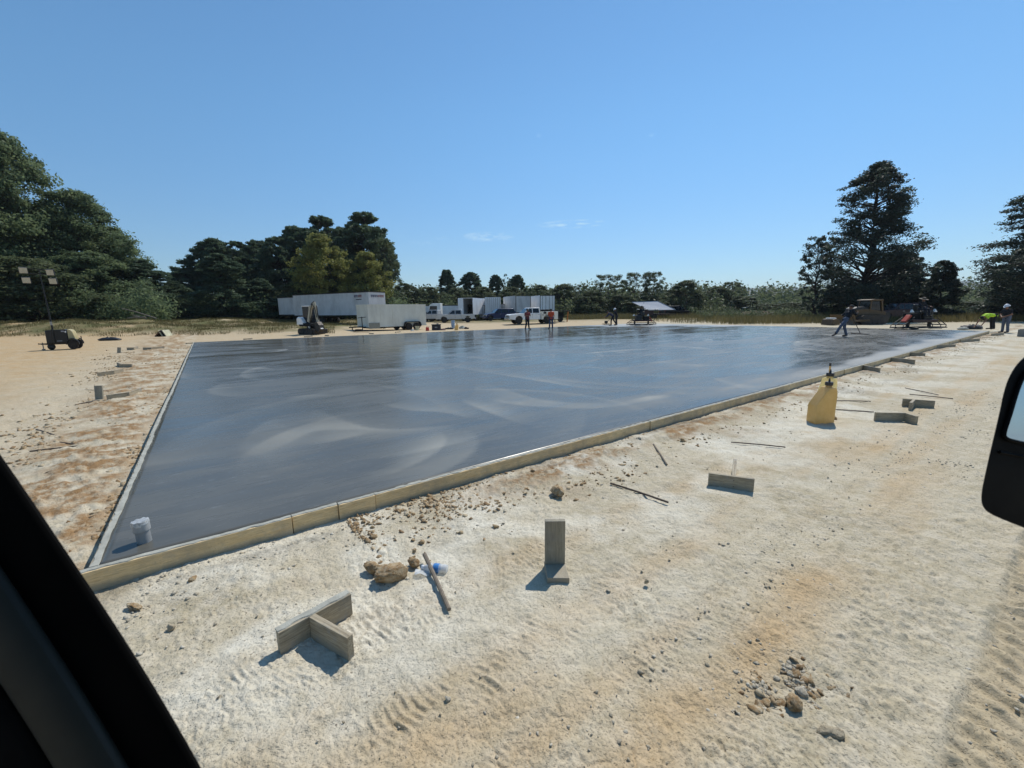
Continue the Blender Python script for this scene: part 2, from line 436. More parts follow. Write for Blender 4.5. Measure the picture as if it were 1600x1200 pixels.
    base = n.mix(n.ramp(g3, .60, .70, 0, .55), base, (.24, .19, .12))
    base = n.mix(n.ramp(g3, .38, .28, 0, .5), base, (.66, .60, .48))
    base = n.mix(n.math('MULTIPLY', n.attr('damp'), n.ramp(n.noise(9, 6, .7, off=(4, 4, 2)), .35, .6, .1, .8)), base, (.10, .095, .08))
    gcol = n.mix(n.ramp(n.noise(.45, 8, .65), .35, .65), (.19, .14, .065), (.10, .115, .04))
    gcol = n.mix(n.ramp(n.noise(2.2, 5, .6), .5, .7), gcol, (.25, .20, .10))
    base = n.mix(n.attr('grass'), base, gcol)
    h = n.math('MULTIPLY', n.noise(20, 6, .6), n.ramp(n.noise(1.1, 3, .5, off=(7, 7, 0)), .35, .6, .35, 1.0))
    cr_ = n.ramp(n.noise(85, 3, .6), .56, .70)
    ck = n.ramp(n.math('ABSOLUTE', n.math('SUBTRACT', n.noise(5, 3, .5, off=(2, 5, 0)), .5)), 0, .05)
    h = n.math('ADD', n.math('ADD', h, n.math('MULTIPLY', cr_, .22)), n.math('MULTIPLY', ck, .10))
    nr_ = n.bump(h, .85, .026)
    gm = n.done(base, .95, 0.0, nr_, **{'Specular IOR Level': .2})
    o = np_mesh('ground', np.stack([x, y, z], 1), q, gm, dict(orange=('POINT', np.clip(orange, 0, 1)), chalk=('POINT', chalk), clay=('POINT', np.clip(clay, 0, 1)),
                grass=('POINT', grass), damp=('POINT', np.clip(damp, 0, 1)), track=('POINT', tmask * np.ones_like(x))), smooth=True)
    tag(o, kind='structure'); return o
make_ground()

# ------------------------------------------------------------------ concrete slab, still wet
def make_slab():
    n1, n2 = 720, 480
    s = np.linspace(0, 1, n1)[None, :, None]; t = np.linspace(0, 1, n2)[:, None, None] ** 1.0
    c = [np.array([p.x, p.y]) for p in (PA, PB, PC, PD)]
    P = (1 - t) * ((1 - s) * c[0] + s * c[3]) + t * ((1 - s) * c[1] + s * c[2])
    x = P[..., 0].ravel(); y = P[..., 1].ravel(); u, v = uv(x, y)
    rng = np.random.default_rng(5)
    sw = np.zeros_like(x)
    # passes of the trowel: crescent shaped smears
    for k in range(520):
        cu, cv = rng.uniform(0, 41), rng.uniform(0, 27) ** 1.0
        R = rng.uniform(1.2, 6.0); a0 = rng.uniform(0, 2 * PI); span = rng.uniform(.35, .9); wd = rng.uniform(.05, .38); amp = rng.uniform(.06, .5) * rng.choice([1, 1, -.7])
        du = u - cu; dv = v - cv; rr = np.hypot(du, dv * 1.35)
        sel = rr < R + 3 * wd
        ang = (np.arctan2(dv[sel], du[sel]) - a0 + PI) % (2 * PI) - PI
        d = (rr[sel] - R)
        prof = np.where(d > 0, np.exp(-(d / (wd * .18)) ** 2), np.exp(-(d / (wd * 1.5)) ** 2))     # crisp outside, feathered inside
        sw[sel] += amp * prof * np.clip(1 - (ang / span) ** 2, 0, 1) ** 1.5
    def stroke(pts_, amp, crisp=.05, feather=.45, side=1):
        nonlocal sw
        W_ = [at(px, py, SLAB_Z) for px, py in pts_]; P_ = [tuple(float(k) for k in uv(q.x, q.y)) for q in W_]
        # smooth the path
        Q = []
        for i in range(len(P_) - 1):
            p0 = P_[max(i - 1, 0)]; p1 = P_[i]; p2 = P_[i + 1]; p3 = P_[min(i + 2, len(P_) - 1)]
            for k in range(8):
                t = k / 8; Q.append(tuple(.5 * (2 * p1[c] + (p2[c] - p0[c]) * t + (2 * p0[c] - 5 * p1[c] + 4 * p2[c] - p3[c]) * t * t + (3 * p1[c] - p0[c] - 3 * p2[c] + p3[c]) * t ** 3) for c in (0, 1)))
        Q.append(P_[-1]); best = np.full_like(x, 1e9); sg = np.zeros_like(x); tt = np.zeros_like(x)
        lo_u = min(q[0] for q in Q) - 2; hi_u = max(q[0] for q in Q) + 2; lo_v = min(q[1] for q in Q) - 2; hi_v = max(q[1] for q in Q) + 2
        m_ = (u > lo_u) & (u < hi_u) & (v > lo_v) & (v < hi_v); uu, vv_ = u[m_], v[m_]; B = np.full_like(uu, 1e9); G = np.zeros_like(uu); TT = np.zeros_like(uu)
        for i in range(len(Q) - 1):
            ax, ay = Q[i]; bx, by = Q[i + 1]; dx, dy = bx - ax, by - ay; l2 = dx * dx + dy * dy + 1e-9
            t = np.clip(((uu - ax) * dx + (vv_ - ay) * dy) / l2, 0, 1); d = np.hypot(uu - ax - t * dx, vv_ - ay - t * dy)
            k = d < B; B[k] = d[k]; G[k] = np.sign(dx * (vv_ - ay) - dy * (uu - ax))[k]; TT[k] = ((i + t) / (len(Q) - 1))[k]
        wob = 1 + .3 * gn(uu * 3, vv_ * 3, 5)
        pr = np.where(G * side > 0, np.exp(-(B / (feather * wob)) ** 1.4), np.exp(-(B / crisp) ** 2)); sw[m_] += amp * pr * np.sin(PI * np.clip(TT, .02, .98)) ** .6
    for pts_, amp, side in (([(385, 690), (400, 672), (425, 657), (455, 656)], .55, -1), ([(412, 707), (450, 690), (490, 673), (550, 670), (620, 672)], .75, 1), ([(492, 640), (540, 660), (600, 672), (715, 665)], 1.0, -1),
        ([(600, 632), (640, 640), (690, 643), (735, 652)], .7, 1), ([(722, 625), (760, 641), (815, 661)], .9, 1), ([(688, 569), (750, 580), (850, 596), (925, 607), (1005, 606)], .8, 1), ([(826, 633), (900, 637), (960, 634), (1062, 616)], .9, 1),
        ([(772, 604), (850, 626), (950, 631)], .6, -1), ([(380, 690), (384, 705), (410, 712), (440, 735)], .45, 1), ([(560, 598), (640, 612), (700, 640)], .4, 1), ([(930, 575), (1030, 588), (1130, 586)], .5, 1), ([(470, 760), (560, 735), (640, 730)], -.5, 1), ([(1000, 560), (1090, 570), (1190, 566)], .5, -1), ([(620, 560), (700, 556), (800, 566)], .45, 1), ([(860, 548), (960, 556), (1060, 553)], .4, 1)):
        stroke(pts_, amp * (.36 if pts_[0][0] < 500 else .55), side=side)
    sw *= 1.05; sw *= .5 + .5 * sstep(-.4, .5, fbm(u * .25, v * .3, 3, 3))
    st = fbm(u * .22 + .5 * gn(u * .15, v * .15, 2), v * 1.0 + 1.2 * gn(u * .12, v * .12, 8), 13, 4)
    dry = sstep(-.25, .5, .14 * (u - 33) + .12 * (v - 22) * sstep(22, 38, u) + .5 * fbm(u * .12, v * .5, 23, 3))
    dry = np.maximum(dry, sstep(.9, .25, v + .5 * gn(u * .4, v, 6)) * sstep(8, 20, u) * .8)
    idx = np.arange(n1 * n2).reshape(n2, n1)
    q = np.stack([idx[:-1, :-1], idx[:-1, 1:], idx[1:, 1:], idx[1:, :-1]], -1).reshape(-1, 4)
    z = SLAB_Z + .0012 * fbm(u * .5, v * 1.1, 33, 3)
    n = NT('wet_concrete')
    uvn = n.t.nodes.new('ShaderNodeMapping'); n.t.links.new(n.co, uvn.inputs[0]); uvn.inputs['Rotation'].default_value = (0, 0, -math.atan2(U2[1], U2[0]))
    vec = uvn.outputs[0]
    s1 = n.noise(.55, 8, .6, vec=vec, sc=(.3, 1.3, 1), dist=.9); s2 = n.noise(3.5, 7, .65, vec=vec, sc=(.35, 1.4, 1), dist=.5); s3 = n.noise(45, 4, .7, vec=vec, sc=(.5, 1, 1))
    swa = n.attr('swirl'); dr = n.attr('dry')
    col = n.mix(n.ramp(s1, .35, .68), (.080, .078, .066), (.140, .135, .115))
    col = n.mix(n.math('MULTIPLY', n.ramp(s2, .48, .72), .5), col, (.165, .158, .138))
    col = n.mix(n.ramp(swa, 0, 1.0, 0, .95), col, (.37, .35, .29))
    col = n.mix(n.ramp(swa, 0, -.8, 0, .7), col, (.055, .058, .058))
    col = n.mix(n.math('MULTIPLY', dr, n.ramp(s1, .25, .6, .55, 1)), col, (.34, .345, .325))
    # scuffs, paste flecks
    fl = n.math('MULTIPLY', n.ramp(n.noise(14, 6, .75, vec=vec, sc=(.35, 1.5, 1), off=(3, 1, 2)), .58, .68), n.ramp(n.noise(.9, 3, .5, off=(2, 2, 2)), .42, .6))
    col = n.mix(n.math('MULTIPLY', fl, .5), col, (.28, .29, .28))
    col = n.mix(n.ramp(s3, .6, .8, 0, .25), col, (.16, .165, .16))
    ro = n.math('ADD', n.ramp(s1, .3, .7, .12, .30), n.ramp(s2, .35, .75, -.03, .12)); ro = n.math('SUBTRACT', ro, n.math('MULTIPLY', n.attr('wet'), .13), clamp=True)
    ro = n.math('ADD', ro, n.ramp(swa, -.2, 1, 0, .22)); ro = n.math('ADD', ro, n.math('MULTIPLY', dr, .42), clamp=True)
    b1 = n.bump(n.noise(1.1, 4, .5, vec=vec, sc=(.5, 1, 1)), .5, .010); b2 = n.bump(s2, .35, .004, b1); b3 = n.bump(s3, .25, .0006, b2)
    wm = n.done(col, ro, 0.0, b3, **{'IOR': 1.42, 'Specular IOR Level': .40})
    # side skirt
    ring = np.concatenate([idx[0], idx[1:, -1], idx[-1, ::-1][1:], idx[::-1, 0][1:-1]])
    V = np.stack([x, y, z], 1); low = V[ring].copy(); low[:, 2] = -.05
    L = len(V); k = np.arange(len(ring)); k2 = (k + 1) % len(ring)
    side = np.stack([ring[k], L + k, L + k2, ring[k2]], 1)
    V = np.concatenate([V, low]); q = np.concatenate([q, side])
    pad = lambda a: np.concatenate([a, a[ring]])
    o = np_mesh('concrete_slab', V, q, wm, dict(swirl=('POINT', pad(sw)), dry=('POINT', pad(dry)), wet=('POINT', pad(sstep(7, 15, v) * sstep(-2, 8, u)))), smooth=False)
    me = o.data; sm = np.zeros(len(me.polygons), bool); sm[:-len(side)] = True; me.polygons.foreach_set('use_smooth', sm)
    tag(o, kind='structure')
make_slab()

# ------------------------------------------------------------------ wood
def wood_mat(name, a, b, dark, along=(1, 0, 0), knots=.6, stain=None, stain_amt=0.0, rough=.8, mortar=0.0):
    n = NT(name)
    sc = tuple(.6 if k else 9 for k in along)
    g = n.noise(4, 8, .7, sc=sc, dist=1.2); g2 = n.noise(18, 5, .6, sc=sc)
    col = n.mix(n.ramp(g, .38, .62), a, b); col = n.mix(n.ramp(g2, .5, .7, 0, .55), col, dark)
    kn = n.ramp(n.voro(4.2), .10, .04); col = n.mix(n.math('MULTIPLY', kn, knots), col, dark)
    if stain: col = n.mix(n.math('MULTIPLY', n.ramp(n.noise(3.2, 8, .7, off=(3, 3, 3)), .45, .62), stain_amt), col, stain)
    zc = n.t.nodes.new('ShaderNodeSeparateXYZ'); n.t.links.new(n.co, zc.inputs[0])
    mud = n.math('MULTIPLY', n.ramp(n.math('ADD', zc.outputs[2], n.math('MULTIPLY', n.noise(9, 6, .7, off=(2, 0, 5)), -.09)), .02, -.02), .75)
    col = n.mix(mud, col, (.33, .28, .20))
    sp = n.math('MULTIPLY', n.ramp(n.voro(55), .16, .10), n.ramp(n.noise(5, 4, .6, off=(8, 2, 2)), .5, .6)); col = n.mix(n.math('MULTIPLY', sp, .7), col, dark)
    if mortar: col = n.mix(n.math('MULTIPLY', n.ramp(n.noise(7, 8, .75, off=(1, 6, 3)), .5, .62), mortar), col, (.30, .29, .26))
    return n.done(col, rough, 0, n.bump(n.math('ADD', g, n.noise(60, 4)), .5, .004))
W_FORM = wood_mat('form_lumber', (.72, .50, .235), (.84, .63, .34), (.30, .17, .07), along=(1, 0, 0), stain=(.36, .29, .19), stain_amt=.5, mortar=.25)
W_GREY = wood_mat('weathered_lumber', (.25, .20, .125), (.50, .42, .29), (.07, .05, .03), along=(1, 0, 0), stain=(.19, .175, .14), stain_amt=.7, mortar=.7)
PASTE = mat('dried_paste', (170, 168, 155), .9, var=.3, scale=9, bump=.01)

def board(name, L, hgt, th, m_, parent, p, q, z0=0.0, paste=False, wob=.002):
    """an upright plank from p to q; its own x axis runs along the grain"""
    p = Vector(p); q = Vector(q); d = q - p; L = d.length; seg = max(2, int(L / .25))
    b = MB(); rnd = random.Random(hash(name) % 99 + int(L * 1000))
    vs = []
    for i in range(seg + 1):
        w_ = rnd.uniform(-wob, wob); t_ = rnd.uniform(-wob, wob) * .6
        for yy, zz in ((-th / 2 + w_, 0), (th / 2 + w_, 0), (th / 2 + w_, hgt + t_), (-th / 2 + w_, hgt + t_)): vs.append((L * i / seg, yy, zz))
    fs = [(3, 2, 1, 0), tuple(4 * seg + k for k in (0, 1, 2, 3))]
    for i in range(seg):
        for k in range(4):
            l = (k + 1) % 4; fs.append((4 * i + k, 4 * i + l, 4 * i + 4 + l, 4 * i + 4 + k))
    b.add(vs, fs)
    o = b.build(name, m_, parent, bevel=.003)
    o.location = (p.x, p.y, z0); o.rotation_euler = (0, 0, math.atan2(d.y, d.x))
    if paste:
        pb = MB(); n_ = int(L / .04); vs = []
        for i in range(n_ + 1):
            e0 = -th / 2 + .002 + rnd.random() ** 2 * .014; e1 = th / 2 + .010 + .003 * math.sin(i * .21) + .002 * math.sin(i * .83) + rnd.uniform(-.001, .001); tz = hgt + .004 + rnd.random() * .004
            vs += [(L * i / n_, e0, hgt - .001), (L * i / n_, e0 + .004, tz), (L * i / n_, e1, tz), (L * i / n_, e1 + .003, hgt - .001)]
        fs = [(4 * i + k, 4 * i + 4 + k, 4 * i + 5 + k, 4 * i + 1 + k) for i in range(n_) for k in range(3)]
        pb.add(vs, fs + [(0, 1, 2, 3), tuple(4 * n_ + k for k in (3, 2, 1, 0))]).build('dried_concrete', PASTE, o, fix=True)
    return o
def make_forms():
    fr = thing('slab_formwork', 'long plank formwork edging the wet grey concrete slab', 'formwork', (0, 0, 0))
    nrm = Vector((U2[1], -U2[0], 0))
    # near edge: joints where the photograph has them
    us = [-.12]
    for px, py in ((455, 806), (527, 787), (583, 770), (1010, 657), (1240, 601)):
        q = at(px, py, SLAB_Z); us.append(float(uv(q.x, q.y)[0]))
    while us[-1] < 40: us.append(us[-1] + random.uniform(3.0, 4.4))
    us[-1] = 40.98
    for i in range(len(us) - 1):
        off = -.022 - (.0 if i % 2 else .014)
        p = from_uv(us[i] + .003, off); q = from_uv(us[i + 1] - .003, off)
        board('board', 0, SLAB_Z + .0, .038, W_FORM if i < 4 else W_FORM2, fr, p, q, z0=-.005 + (.0 if i % 2 else .003), paste=True)
    for (a, b, outw) in ((PA, PB, 1), (PB, PC, 1), (PC, PD, 1)):
        d = (b - a); L = d.length; dn = d.normalized(); nn = Vector((-dn.y, dn.x, 0)); nn = nn if outw else -nn
        t = .0
        while t < L:
            e = min(L, t + random.uniform(3.2, 4.6))
            if L - e < 1: e = L
            o_ = .021 + random.choice((0, .008))
            p = a + dn * (t + .003) + nn * o_; q = a + dn * (e - .003) + nn * o_; 
            # keep the planks turned so that paste faces the slab
            board('board', 0, SLAB_Z, .038, W_GREY, fr, q, p, z0=-.002, paste=True); t = e
W_FORM2 = wood_mat('stained_form_lumber', (.64, .48, .25), (.76, .59, .34), (.26, .17, .08), stain=(.32, .26, .18), stain_amt=.6, mortar=.35)
make_forms()
# ------------------------------------------------------------------ vegetation
def leaf_mat(name, a, b, c, trans=.25):
    n = NT(name)
    v = n.attr('tone')
    col = n.mix(n.ramp(v, 0, .55), a, b); col = n.mix(n.ramp(v, .6, 1), col, c)
    n._in(n.b.inputs['Base Color'], col); n.b.inputs['Roughness'].default_value = .5
    n.b.inputs['Specular IOR Level'].default_value = .12
    tr = n.t.nodes.new('ShaderNodeBsdfTranslucent'); n.t.links.new(col, tr.inputs[0])
    ms = n.t.nodes.new('ShaderNodeMixShader'); ms.inputs[0].default_value = trans
    out = n.t.nodes['Material Output']
    n.t.links.new(n.b.outputs[0], ms.inputs[1]); n.t.links.new(tr.outputs[0], ms.inputs[2]); n.t.links.new(ms.outputs[0], out.inputs[0])
    return n.m
L_BROAD = leaf_mat('broad_leaves', (.085, .118, .066), (.165, .215, .105), (.26, .30, .14), .55)
L_PINE = leaf_mat('pine_needles', (.060, .092, .060), (.105, .150, .085), (.16, .20, .10), .5)
L_CEDAR = leaf_mat('cedar_sprays', (.034, .048, .040), (.062, .084, .060), (.10, .12, .075), .42)
L_YELLOW = leaf_mat('yellowing_leaves', (.15, .17, .055), (.27, .27, .08), (.38, .36, .12), .5)
L_FAR = leaf_mat('hazel_leaves', (.060, .082, .044), (.12, .145, .070), (.18, .19, .088), .48)
L_WEED = leaf_mat('dry_weeds', (.085, .080, .030), (.16, .135, .055), (.24, .20, .095), .3)
BARK = mat('bark', (78, 66, 56), .95, var=.4, scale=6, bump=.02)
BARKD = mat('dark_bark', (48, 42, 38), .95, var=.4, scale=6, bump=.02)

def leaves_from(centres, radii, per, size, rng, flat=.6, tone=None, droop=0.0, asp=1.6, stray=1):
    """leaf clumps: per small diamond faces in each ellipsoid, denser toward its skin"""
    C = np.repeat(np.asarray(centres), per, 0); R = np.repeat(np.asarray(radii), per, 0)
    n = len(C); d = rng.normal(size=(n, 3)); d /= np.linalg.norm(d, axis=1)[:, None]
    rr = rng.random(n) ** .45 * np.where(rng.random(n) < .2 * stray, 1 + .45 * rng.random(n), 1)
    P = C + d * R * rr[:, None]
    s = size * rng.uniform(.55, 1.35, n)
    nrm = d * .7 + rng.normal(size=(n, 3)) * .7 + np.array([0, 0, flat]); nrm /= np.linalg.norm(nrm, axis=1)[:, None]
    t = np.cross(nrm, rng.normal(size=(n, 3))); t /= np.linalg.norm(t, axis=1)[:, None] + 1e-9
    b = np.cross(nrm, t)
    t[:, 2] -= droop
    V = np.stack([P - t * s[:, None] * asp * .5, P + b * s[:, None] * .5 - t * s[:, None] * .1, P + t * s[:, None] * asp * .5, P - b * s[:, None] * .5 - t * s[:, None] * .1], 1).reshape(-1, 3)
    F = np.arange(4 * n).reshape(n, 4)
    T = (np.repeat(tone, per) if tone is not None else rng.random(n)) * .7 + rng.random(n) * .3
    return V, F, T

def limb(mb, p, q, r0, r1, rng, sag=.08, n=5, seg=5):
    p = np.array(p, float); q = np.array(q, float); L = np.linalg.norm(q - p)
    pts = []; rs = []
    j = rng.normal(size=3) * L * sag
    for i in range(seg + 1):
        t = i / seg; pts.append(p + (q - p) * t + j * math.sin(PI * t) + rng.normal(size=3) * L * .015 * (0 < i < seg)); rs.append(r0 + (r1 - r0) * t)
    mb.tube([tuple(x) for x in pts], rs, n); return pts

def tree_mesh(kind, H, W, seed, nclump, per, leaf, base=.25, topw=.35, gap=-.28, leafmat=None, bark=None, trunk_r=None, fork=False):
    """returns (trunk mesh builder, leaf arrays)"""
    rng = np.random.default_rng(seed); mb = MB(); R = W / 2; tr = trunk_r or H * .018
    lean = rng.normal(size=2) * H * .012
    top = np.array([lean[0], lean[1], H * .96])
    pts = limb(mb, (0, 0, -.3), top, tr, tr * .12, rng, .015, 9, 10)
    axis = lambda z: np.array([lean[0] * z / H, lean[1] * z / H, z])
    cs, rs_ = [], []
    lobes = rng.uniform(0, 2 * PI, 3)
    def prof(t):
        if kind == 'broad': return (math.sin(PI * min(1, max(0, .12 + .84 * t)) ** .8)) ** .55 * (1 - .12 * t)
        if kind == 'pine': return (.35 + .65 * math.sin(PI * min(1, t * .8 + .15))) * (1 - t ** 3 * .35)
        if kind == 'cedar': return (max(0.0, 1 - t)) ** .58 * (.80 + .20 * math.sin(t * 13 + lobes[0]) + .08 * math.sin(t * 31 + lobes[1])) * (1 if t > .08 else .75) + .035
        if kind == 'open': return (math.sin(PI * min(1, .1 + .8 * t))) ** .5
    i = -1; tries = 0
    while i < nclump - 1 and tries < nclump * 6:
        tries += 1
        t = rng.random() ** (.85 if kind != 'cedar' else 1.15)
        z = H * (base + (1 - base) * t * .985)
        a = rng.uniform(0, 2 * PI)
        if kind != 'open' and float(gn(np.array([a * 1.1 + 9]), np.array([t * (5 if kind != 'cedar' else 8)]), seed)[0]) < gap: continue
        i += 1
        w_ = R * prof(t) * (1 + .16 * math.sin(a * 2 + lobes[0]) + .14 * math.sin(a * 3 + lobes[1] + t * 5)) * rng.uniform(.86, 1.10)
        rr = w_ * rng.uniform(.25, 1.0) ** .5
        c = axis(z) + np.array([math.cos(a) * rr, math.sin(a) * rr, 0])
        if kind == 'broad': cr = W * rng.uniform(.06, .125) * (1.15 - .4 * t); r3 = (cr, cr, cr * .68)
        elif kind == 'pine': cr = W * rng.uniform(.055, .115) * (1.15 - .55 * t); r3 = (cr, cr, cr * .6)
        elif kind == 'cedar': cr = W * rng.uniform(.045, .085) * (1.25 - .75 * t); r3 = (cr * 1.15, cr * 1.15, cr * .55)
        else: cr = W * rng.uniform(.05, .1); r3 = (cr, cr, cr * .7)
        cs.append(c); rs_.append(r3)
        if i % (3 if kind in ('broad', 'cedar') else 2) == 0:
            zo = {'broad': z - rr * .75, 'pine': z - rr * .12, 'cedar': z - rr * .55, 'open': z - rr * .9}[kind]
            zo = max(H * base * .55, zo)
            limb(mb, axis(zo), c, tr * .34 * (1.15 - zo / H), tr * .05, rng, .06, 5, 4)
    tone = np.clip(rng.normal(.45, .22, nclump), 0, 1)
    V, F, T = leaves_from(cs, rs_, per, leaf, rng, tone=tone, flat=.7 if kind != 'pine' else .2, droop=.15 if kind == 'broad' else 0, asp=1.5 if kind != 'pine' else 3.0)
    return mb, (V, F, T)
PROTO = {}
def make_tree(name, label, key, kind, H, W, seed, nclump, per, leaf, lm, bark, loc, rz, **kw):
    mb, (V, F, T) = tree_mesh(kind, H, W, seed, nclump, per, leaf, **kw)
    r = thing(name, label, 'tree', loc, rz)
    mb.build('trunk', bark, r, smooth='all', fix=False)
    np_mesh('crown', V, F, lm, dict(tone=('FACE', T)), parent=r)
    PROTO[key] = (r, H, W); return r
def plant(key, label, loc, H, W=None, rz=None, group=None, name=None):
    """a tree of a known kind; the first use moves the prototype"""
    r, h0, w0 = PROTO[key]
    if r.get('used'): r = copy_tree(r)
    sh = H / h0; sw_ = (W / w0) if W else sh
    r['used'] = 1
    r.location = loc; r.scale = (sw_, sw_, sh); r.rotation_euler = (0, 0, random.uniform(0, 6.28) if rz is None else rz)
    tag(r, label, 'tree', group); return r
protos = [
 ('broad_a', 'broadleaf_tree', 'broad', 24, 16, 11, 460, 130, .24, L_BROAD, BARK, dict(base=.10)),
 ('broad_b', 'broadleaf_tree', 'broad', 19, 13, 12, 360, 130, .22, L_BROAD, BARK, dict(base=.08)),
 ('pine_a', 'pine_tree', 'pine', 18, 9, 21, 430, 95, .17, L_PINE, BARKD, dict(base=.28)),
 ('pine_b', 'pine_tree', 'pine', 16, 7.5, 22, 340, 95, .17, L_PINE, BARKD, dict(base=.35)),
 ('ever_a', 'evergreen_tree', 'cedar', 12, 9, 31, 460, 100, .16, L_PINE, BARKD, dict(base=.02)),
 ('yellow', 'yellowing_tree', 'broad', 14, 10, 41, 230, 110, .20, L_YELLOW, BARK, dict(base=.22)),
 ('open_a', 'open_crowned_tree', 'open', 14, 9, 51, 90, 110, .19, L_FAR, BARK, dict(base=.34)),
 ('open_b', 'thin_tree', 'open', 12, 6, 52, 40, 60, .22, L_FAR, BARK, dict(base=.3)),
 ('mid_a', 'broadleaf_tree', 'broad', 11, 9, 61, 230, 100, .20, L_FAR, BARK, dict(base=.06)),
 ('cedar', 'cedar_tree', 'cedar', 20, 12.5, 79, 680, 85, .14, L_CEDAR, BARKD, dict(base=.12, trunk_r=.42, gap=-.04)),
 ('cedar_thin', 'cedar_tree', 'open', 11, 5, 75, 130, 70, .14, L_CEDAR, BARKD, dict(base=.12)),
 ('cedar_low', 'cedar_tree', 'cedar', 8, 7, 76, 360, 95, .14, L_CEDAR, BARKD, dict(base=.0)),
]
for key, nm, kind, H, W, seed, nc, per, lf, lm, bk, kw in protos:
    make_tree(nm, 'tree', key, kind, H, W, seed, nc, per, lf, lm, bk, (0, 0, 0), 0, **kw)

def hz(px):
    return 490 - .01222 * (px - 321)
def tree_at(key, px, top, Z, wpx, label, **kw):
    """tree whose trunk stands Z metres ahead under image column px; its top and width follow from the photograph"""
    c = at_depth(px, Z, 480); c.z = gz(c.x, c.y)
    dep = Z / math.cos(0)           # depth along the ground
    d = (Vector((c.x, c.y, EYE)) - Vector((0, 0, EYE))).dot(_F)
    H = (hz(px) - top) * d / F_PX * .93 + EYE - c.z
    return plant(key, label, c, H, wpx * d / F_PX, **kw)
T = tree_at
T('broad_a', -45, 188, 54, 210, 'tallest dark green broadleaf tree, leftmost and cut by the left edge')
T('broad_b', 42, 212, 57, 150, 'big dark broadleaf tree right behind the light tower')
T('broad_a', 128, 296, 60, 150, 'broad dark tree just right of the light tower, lower than the one behind the tower')
T('broad_b', 188, 352, 64, 110, 'dark broadleaf tree sloping down at the right end of the tall left-hand group')
T('mid_a', 60, 400, 50, 150, 'low bushy green tree behind the lamps of the light tower')
T('mid_a', -60, 380, 47, 170, 'low bushy tree at the left picture edge under the tallest tree')
T('broad_b', 150, 392, 57, 130, 'low leafy tree over the weathered fallen branches')
T('ever_a', 232, 402, 62, 110, 'rounded evergreen left of the gap of sky in the left treeline')
T('ever_a', 275, 436, 66, 80, 'small evergreen in the low gap of the left treeline')
T('pine_a', 300, 404, 78, 64, 'dark pine on the right side of the low gap in the left treeline')
T('pine_b', 342, 370, 80, 74, 'dark round-topped pine above the conical evergreen')
T('ever_a', 350, 392, 66, 120, 'full conical evergreen standing in front of the pines on the bank')
T('pine_a', 380, 374, 82, 60, 'dark pine second left of the white container trailer')
T('pine_b', 412, 372, 84, 56, 'narrow pine directly left above the hidden trailer')
T('pine_a', 440, 368, 80, 62, 'dark pine above the small white container trailer')
T('ever_a', 410, 432, 68, 100, 'low dark evergreen just left of the small white container trailer')
T('pine_b', 474, 351, 84, 70, 'dark pine above the rear end of the long box trailer')
T('pine_a', 515, 336, 86, 82, 'tall dark pine above the yellowing tree')
T('pine_a', 582, 331, 84, 92, 'tallest dense pine above the nose of the long box trailer')
T('pine_b', 545, 352, 88, 66, 'pine between the two tall pines above the long box trailer')
T('yellow', 508, 364, 74, 88, 'yellow-green tree standing behind the middle of the long box trailer')
T('yellow', 575, 392, 76, 82, 'yellowing tree behind the nose of the long box trailer')
T('open_a', 606, 372, 80, 52, 'thin yellow-green tree at the right end of the pine grove')
T('mid_a', 470, 440, 73, 90, 'dark leafy tree low behind the rear of the long box trailer')
T('mid_a', 545, 440, 76, 100, 'dark leafy tree low behind the nose of the long box trailer')
# beyond the yard
T('mid_a', 636, 441, 100, 60, 'round tree over the front of the white cargo trailer')
T('mid_a', 668, 447, 104, 60, 'round tree over the rear of the white cargo trailer')
T('pine_b', 699, 419, 112, 32, 'slender pine above the silver pickup')
T('pine_b', 735, 423, 110, 40, 'pine above the open-backed box truck')
T('pine_b', 776, 427, 114, 26, 'slender pine above the ribbed white container')
T('open_b', 791, 422, 112, 16, 'bare thin-crowned tree between the slender pine and the roller-door box')
T('pine_b', 808, 427, 110, 28, 'small pine above the box with the roller door')
T('mid_a', 716, 448, 102, 54, 'leafy tree filling the gap left of the open-backed box truck')
T('mid_a', 756, 447, 104, 56, 'leafy tree behind the ribbed white container')
T('mid_a', 800, 447, 100, 60, 'leafy tree behind the box with the roller door')
T('mid_a', 842, 444, 98, 60, 'leafy tree behind the double-door trailer')
T('mid_a', 880, 442, 94, 58, 'leafy tree just right of the double-door trailer')
T('open_a', 905, 444, 90, 36, 'thin grey-green tree between the double-door trailer and the working pair')
T('mid_a', 922, 452, 86, 60, 'bushy tree left of the pair working the slab')
T('open_a', 950, 427, 92, 46, 'airy tree with sky showing through, above the pair working the slab')
T('open_a', 992, 424, 94, 44, 'airy double-topped tree above the tilted solar panels')
T('open_a', 1020, 423, 92, 36, 'airy tree above the right half of the tilted solar panels')
T('mid_a', 968, 458, 88, 60, 'dark bush-like tree behind the pair working the slab')
T('mid_a', 1012, 461, 90, 64, 'dark leafy tree behind the tilted solar panels')
T('mid_a', 1070, 436, 90, 62, 'full round tree above the thin pole')
T('mid_a', 1046, 456, 94, 50, 'leafy tree at the right end of the solar panels')
T('open_b', 1100, 440, 100, 26, 'bare twiggy tree right of the full round tree')
T('mid_a', 1118, 446, 94, 52, 'leafy tree left of the small green machine')
T('open_a', 1142, 439, 92, 40, 'thin-topped tree above the small green machine')
T('mid_a', 1160, 462, 90, 60, 'bushy tree behind the small green machine')
T('mid_a', 1198, 474, 74, 60, 'rounded bush right of the small green machine')
T('mid_a', 1240, 472, 72, 60, 'rounded bush left of the yellow dozer blade')
